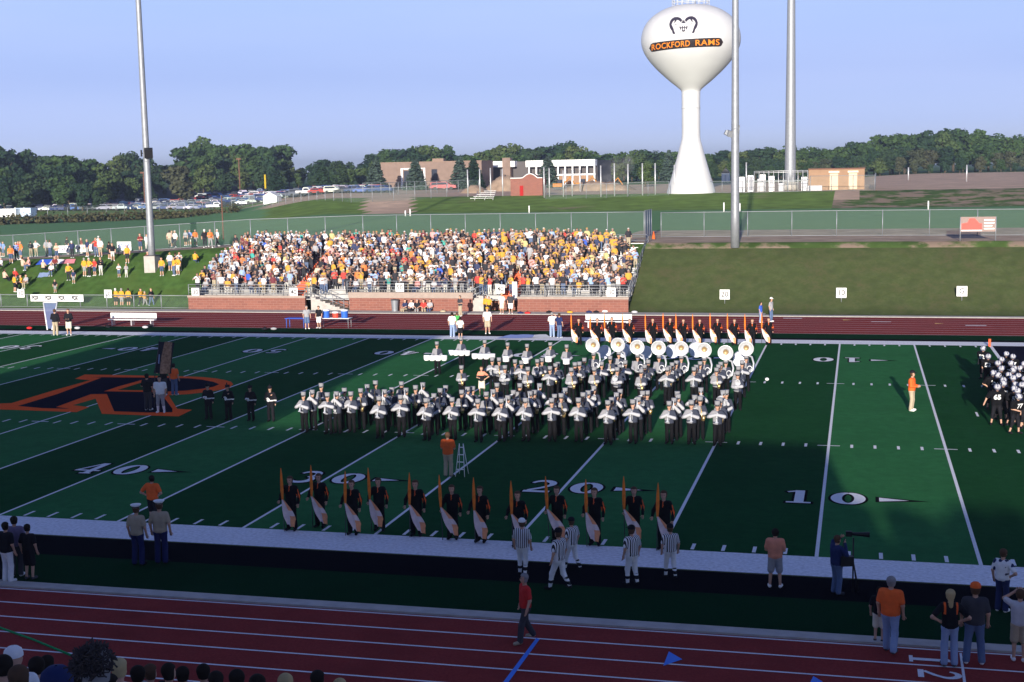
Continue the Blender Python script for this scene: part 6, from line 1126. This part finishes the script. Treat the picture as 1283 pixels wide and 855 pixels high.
o = far_box('kicking_net', 58, 414, lambda o: (MB().tube([(-.9, 1.2, 2.0), (.1, 0, 0)], .05, 6).tube([(.3, 1.2, 2.0), (.5, 0, 0)], .05, 6).tube([(-.9, 1.2, 2.0), (.3, 1.2, 2.0)], .04, 6).build('frame', [white_m], o), MB().poly([(-.85, 1.18, 1.95), (.3, 1.18, 1.95), (.5, .05, .1), (.1, .05, .1)]).build('net', [mesh_dense], o)), 'leaning white-framed practice net at the far left sideline', 'net')
slab('tarpaulin', [(622, 425.5), (690, 424), (684, 420.5), (640, 420.5)], 'blue-white tarpaulin strip lying across the far border', [cloth('tarp_blue', (.30, .38, .70)), CL['white']], [0, 0, 1], 'tarpaulin')
# green cord across the near track and the crowd right below the viewpoint
tag(MB().tube([tuple(flat(-10, 784)+[0, 0, .02]), tuple(flat(40, 802)+[0, 0, .02]), tuple(flat(120, 835)+[0, 0, .02])], .03, 6).build('cord', [cloth('cord_green', (.02, .30, .10))]), 'thin green cord lying across the lanes at the lower left', 'cord')
FG = [(16, 811, 16, 'white', 'cap', 'white', 'in white cap at the lower left corner'), (3, 822, 15, 'navy', None, 'hair_dark', 'with dark hair at the very left bottom corner'), (22, 835, 13, 'charcoal', None, 'hair_brown', 'with brown hair below the white cap'), (45, 824, 17, 'black', None, 'hair_dark', 'with dark hair right of the white cap'), (70, 837, 9, 'navy', 'cap', 'navy', 'in dark blue cap before the curly-haired one'), (116, 812, 8.2, 'charcoal', None, 'hair_grey', 'with big grey curly hair, largest head at the bottom'), (148, 826, 16, 'white', None, 'hair_blond', 'with fair hair right of the curly head'), (172, 835, 17, 'black', None, 'hair_dark', 'with dark hair and dark top, second right of the curly head'), (187, 833, 18, 'grey', None, 'hair_brown', 'with brown hair before the cluster of dark heads'), (210, 832, 17, 'black', None, 'hair_dark', 'with black hair at bottom centre left'), (228, 836, 18, 'navy', None, 'hair_dark', 'with short black hair next to the bottom cluster'), (254, 833, 18, 'white', None, 'hair_dark', 'with black hair standing slightly apart at the bottom'), (270, 842, 16, 'black', None, 'hair_dark', 'low dark head at the bottom edge'), (296, 840, 18, 'charcoal', None, 'hair_dark', 'dark head right of the low one at the bottom'), (322, 846, 17, 'black', None, 'hair_dark', 'dark head barely above the bottom edge'), (357, 845, 18, 'tan', None, 'hair_blond', 'with grey-blond hair at the bottom edge'), (397, 841, 19, 'black', None, 'hair_dark', 'single dark head at the bottom edge under the lanes'), (425, 851, 19, 'grey', None, 'hair_blond', 'rightmost head just showing at the bottom edge'), (58, 822, 19, 'charcoal', None, 'hair_dark', 'dark head behind the white cap'), (95, 842, 14, 'black', None, 'hair_dark', 'dark head under the curly hair'), (136, 846, 14, 'white', None, 'hair_dark', 'dark head with white collar beside the curly hair')]
for u, v, D, shc, hat, hc_, wd in FG:
    p = at_depth(u, v, D); i_ = int((-17.8-p[1])/.83); z = NDK(-17.8-.83*i_); hgt = p[2]-z; s = max(.80, min(1.02, hgt/(1.77 if not hat else 1.81))); z = p[2]-s*(1.77 if not hat else 1.81)
    parts = person_parts(skel(A_FRONT, A_DOWN, girth=1.0), .028 if D > 10 else .02, shirt=shc, legs='denim', hair=(None if hat == 'cap' else hc_), hat=hat, hatc=(hc_ if hat else 'black'), shoes='dark_grey'); o = assemble(parts, (p[0], p[1], z), BK+rng.uniform(-.7, .7), s); tag(o, 'spectator '+wd, 'spectator', 'heads below the viewpoint')
    if 'curly' in wd and 'largest' in wd:
        mb = MB(); rs = np.random.RandomState(3); hb_c = (0, .01, 1.665)
        for _ in range(1500): d = rs.normal(size=3); d /= np.linalg.norm(d); d[2] = abs(d[2])*1.0-.25*(rs.rand() < .4); q = np.array(hb_c)+d*np.array([.088, .10, .10]); mb.tube([q, q+d*.010+rs.normal(size=3)*.012, q+d*.014+rs.normal(size=3)*.020], .0055, 3)
        mb.build('curls', [cloth('curls', (.06, .05, .05))], o); 

# ------------------------------------------------------------------ thin evening haze
hz_ = MB().b2(-2500, 2500, -700, 3300, -1.2, 47.5).build('haze', []); hm = bpy.data.materials.new('haze_air'); hm.use_nodes = True; n = hm.node_tree; n.nodes.remove(n.nodes['Principled BSDF']); pv = n.nodes.new('ShaderNodeVolumePrincipled')
pv.inputs['Color'].default_value = (.93, .965, 1.0, 1); pv.inputs['Density'].default_value = .00036; pv.inputs['Anisotropy'].default_value = .65; n.links.new(pv.outputs[0], n.nodes['Material Output'].inputs['Volume']); hz_.data.materials.append(hm); tag(hz_, 'thin evening haze over the whole place', 'haze', kind='stuff')
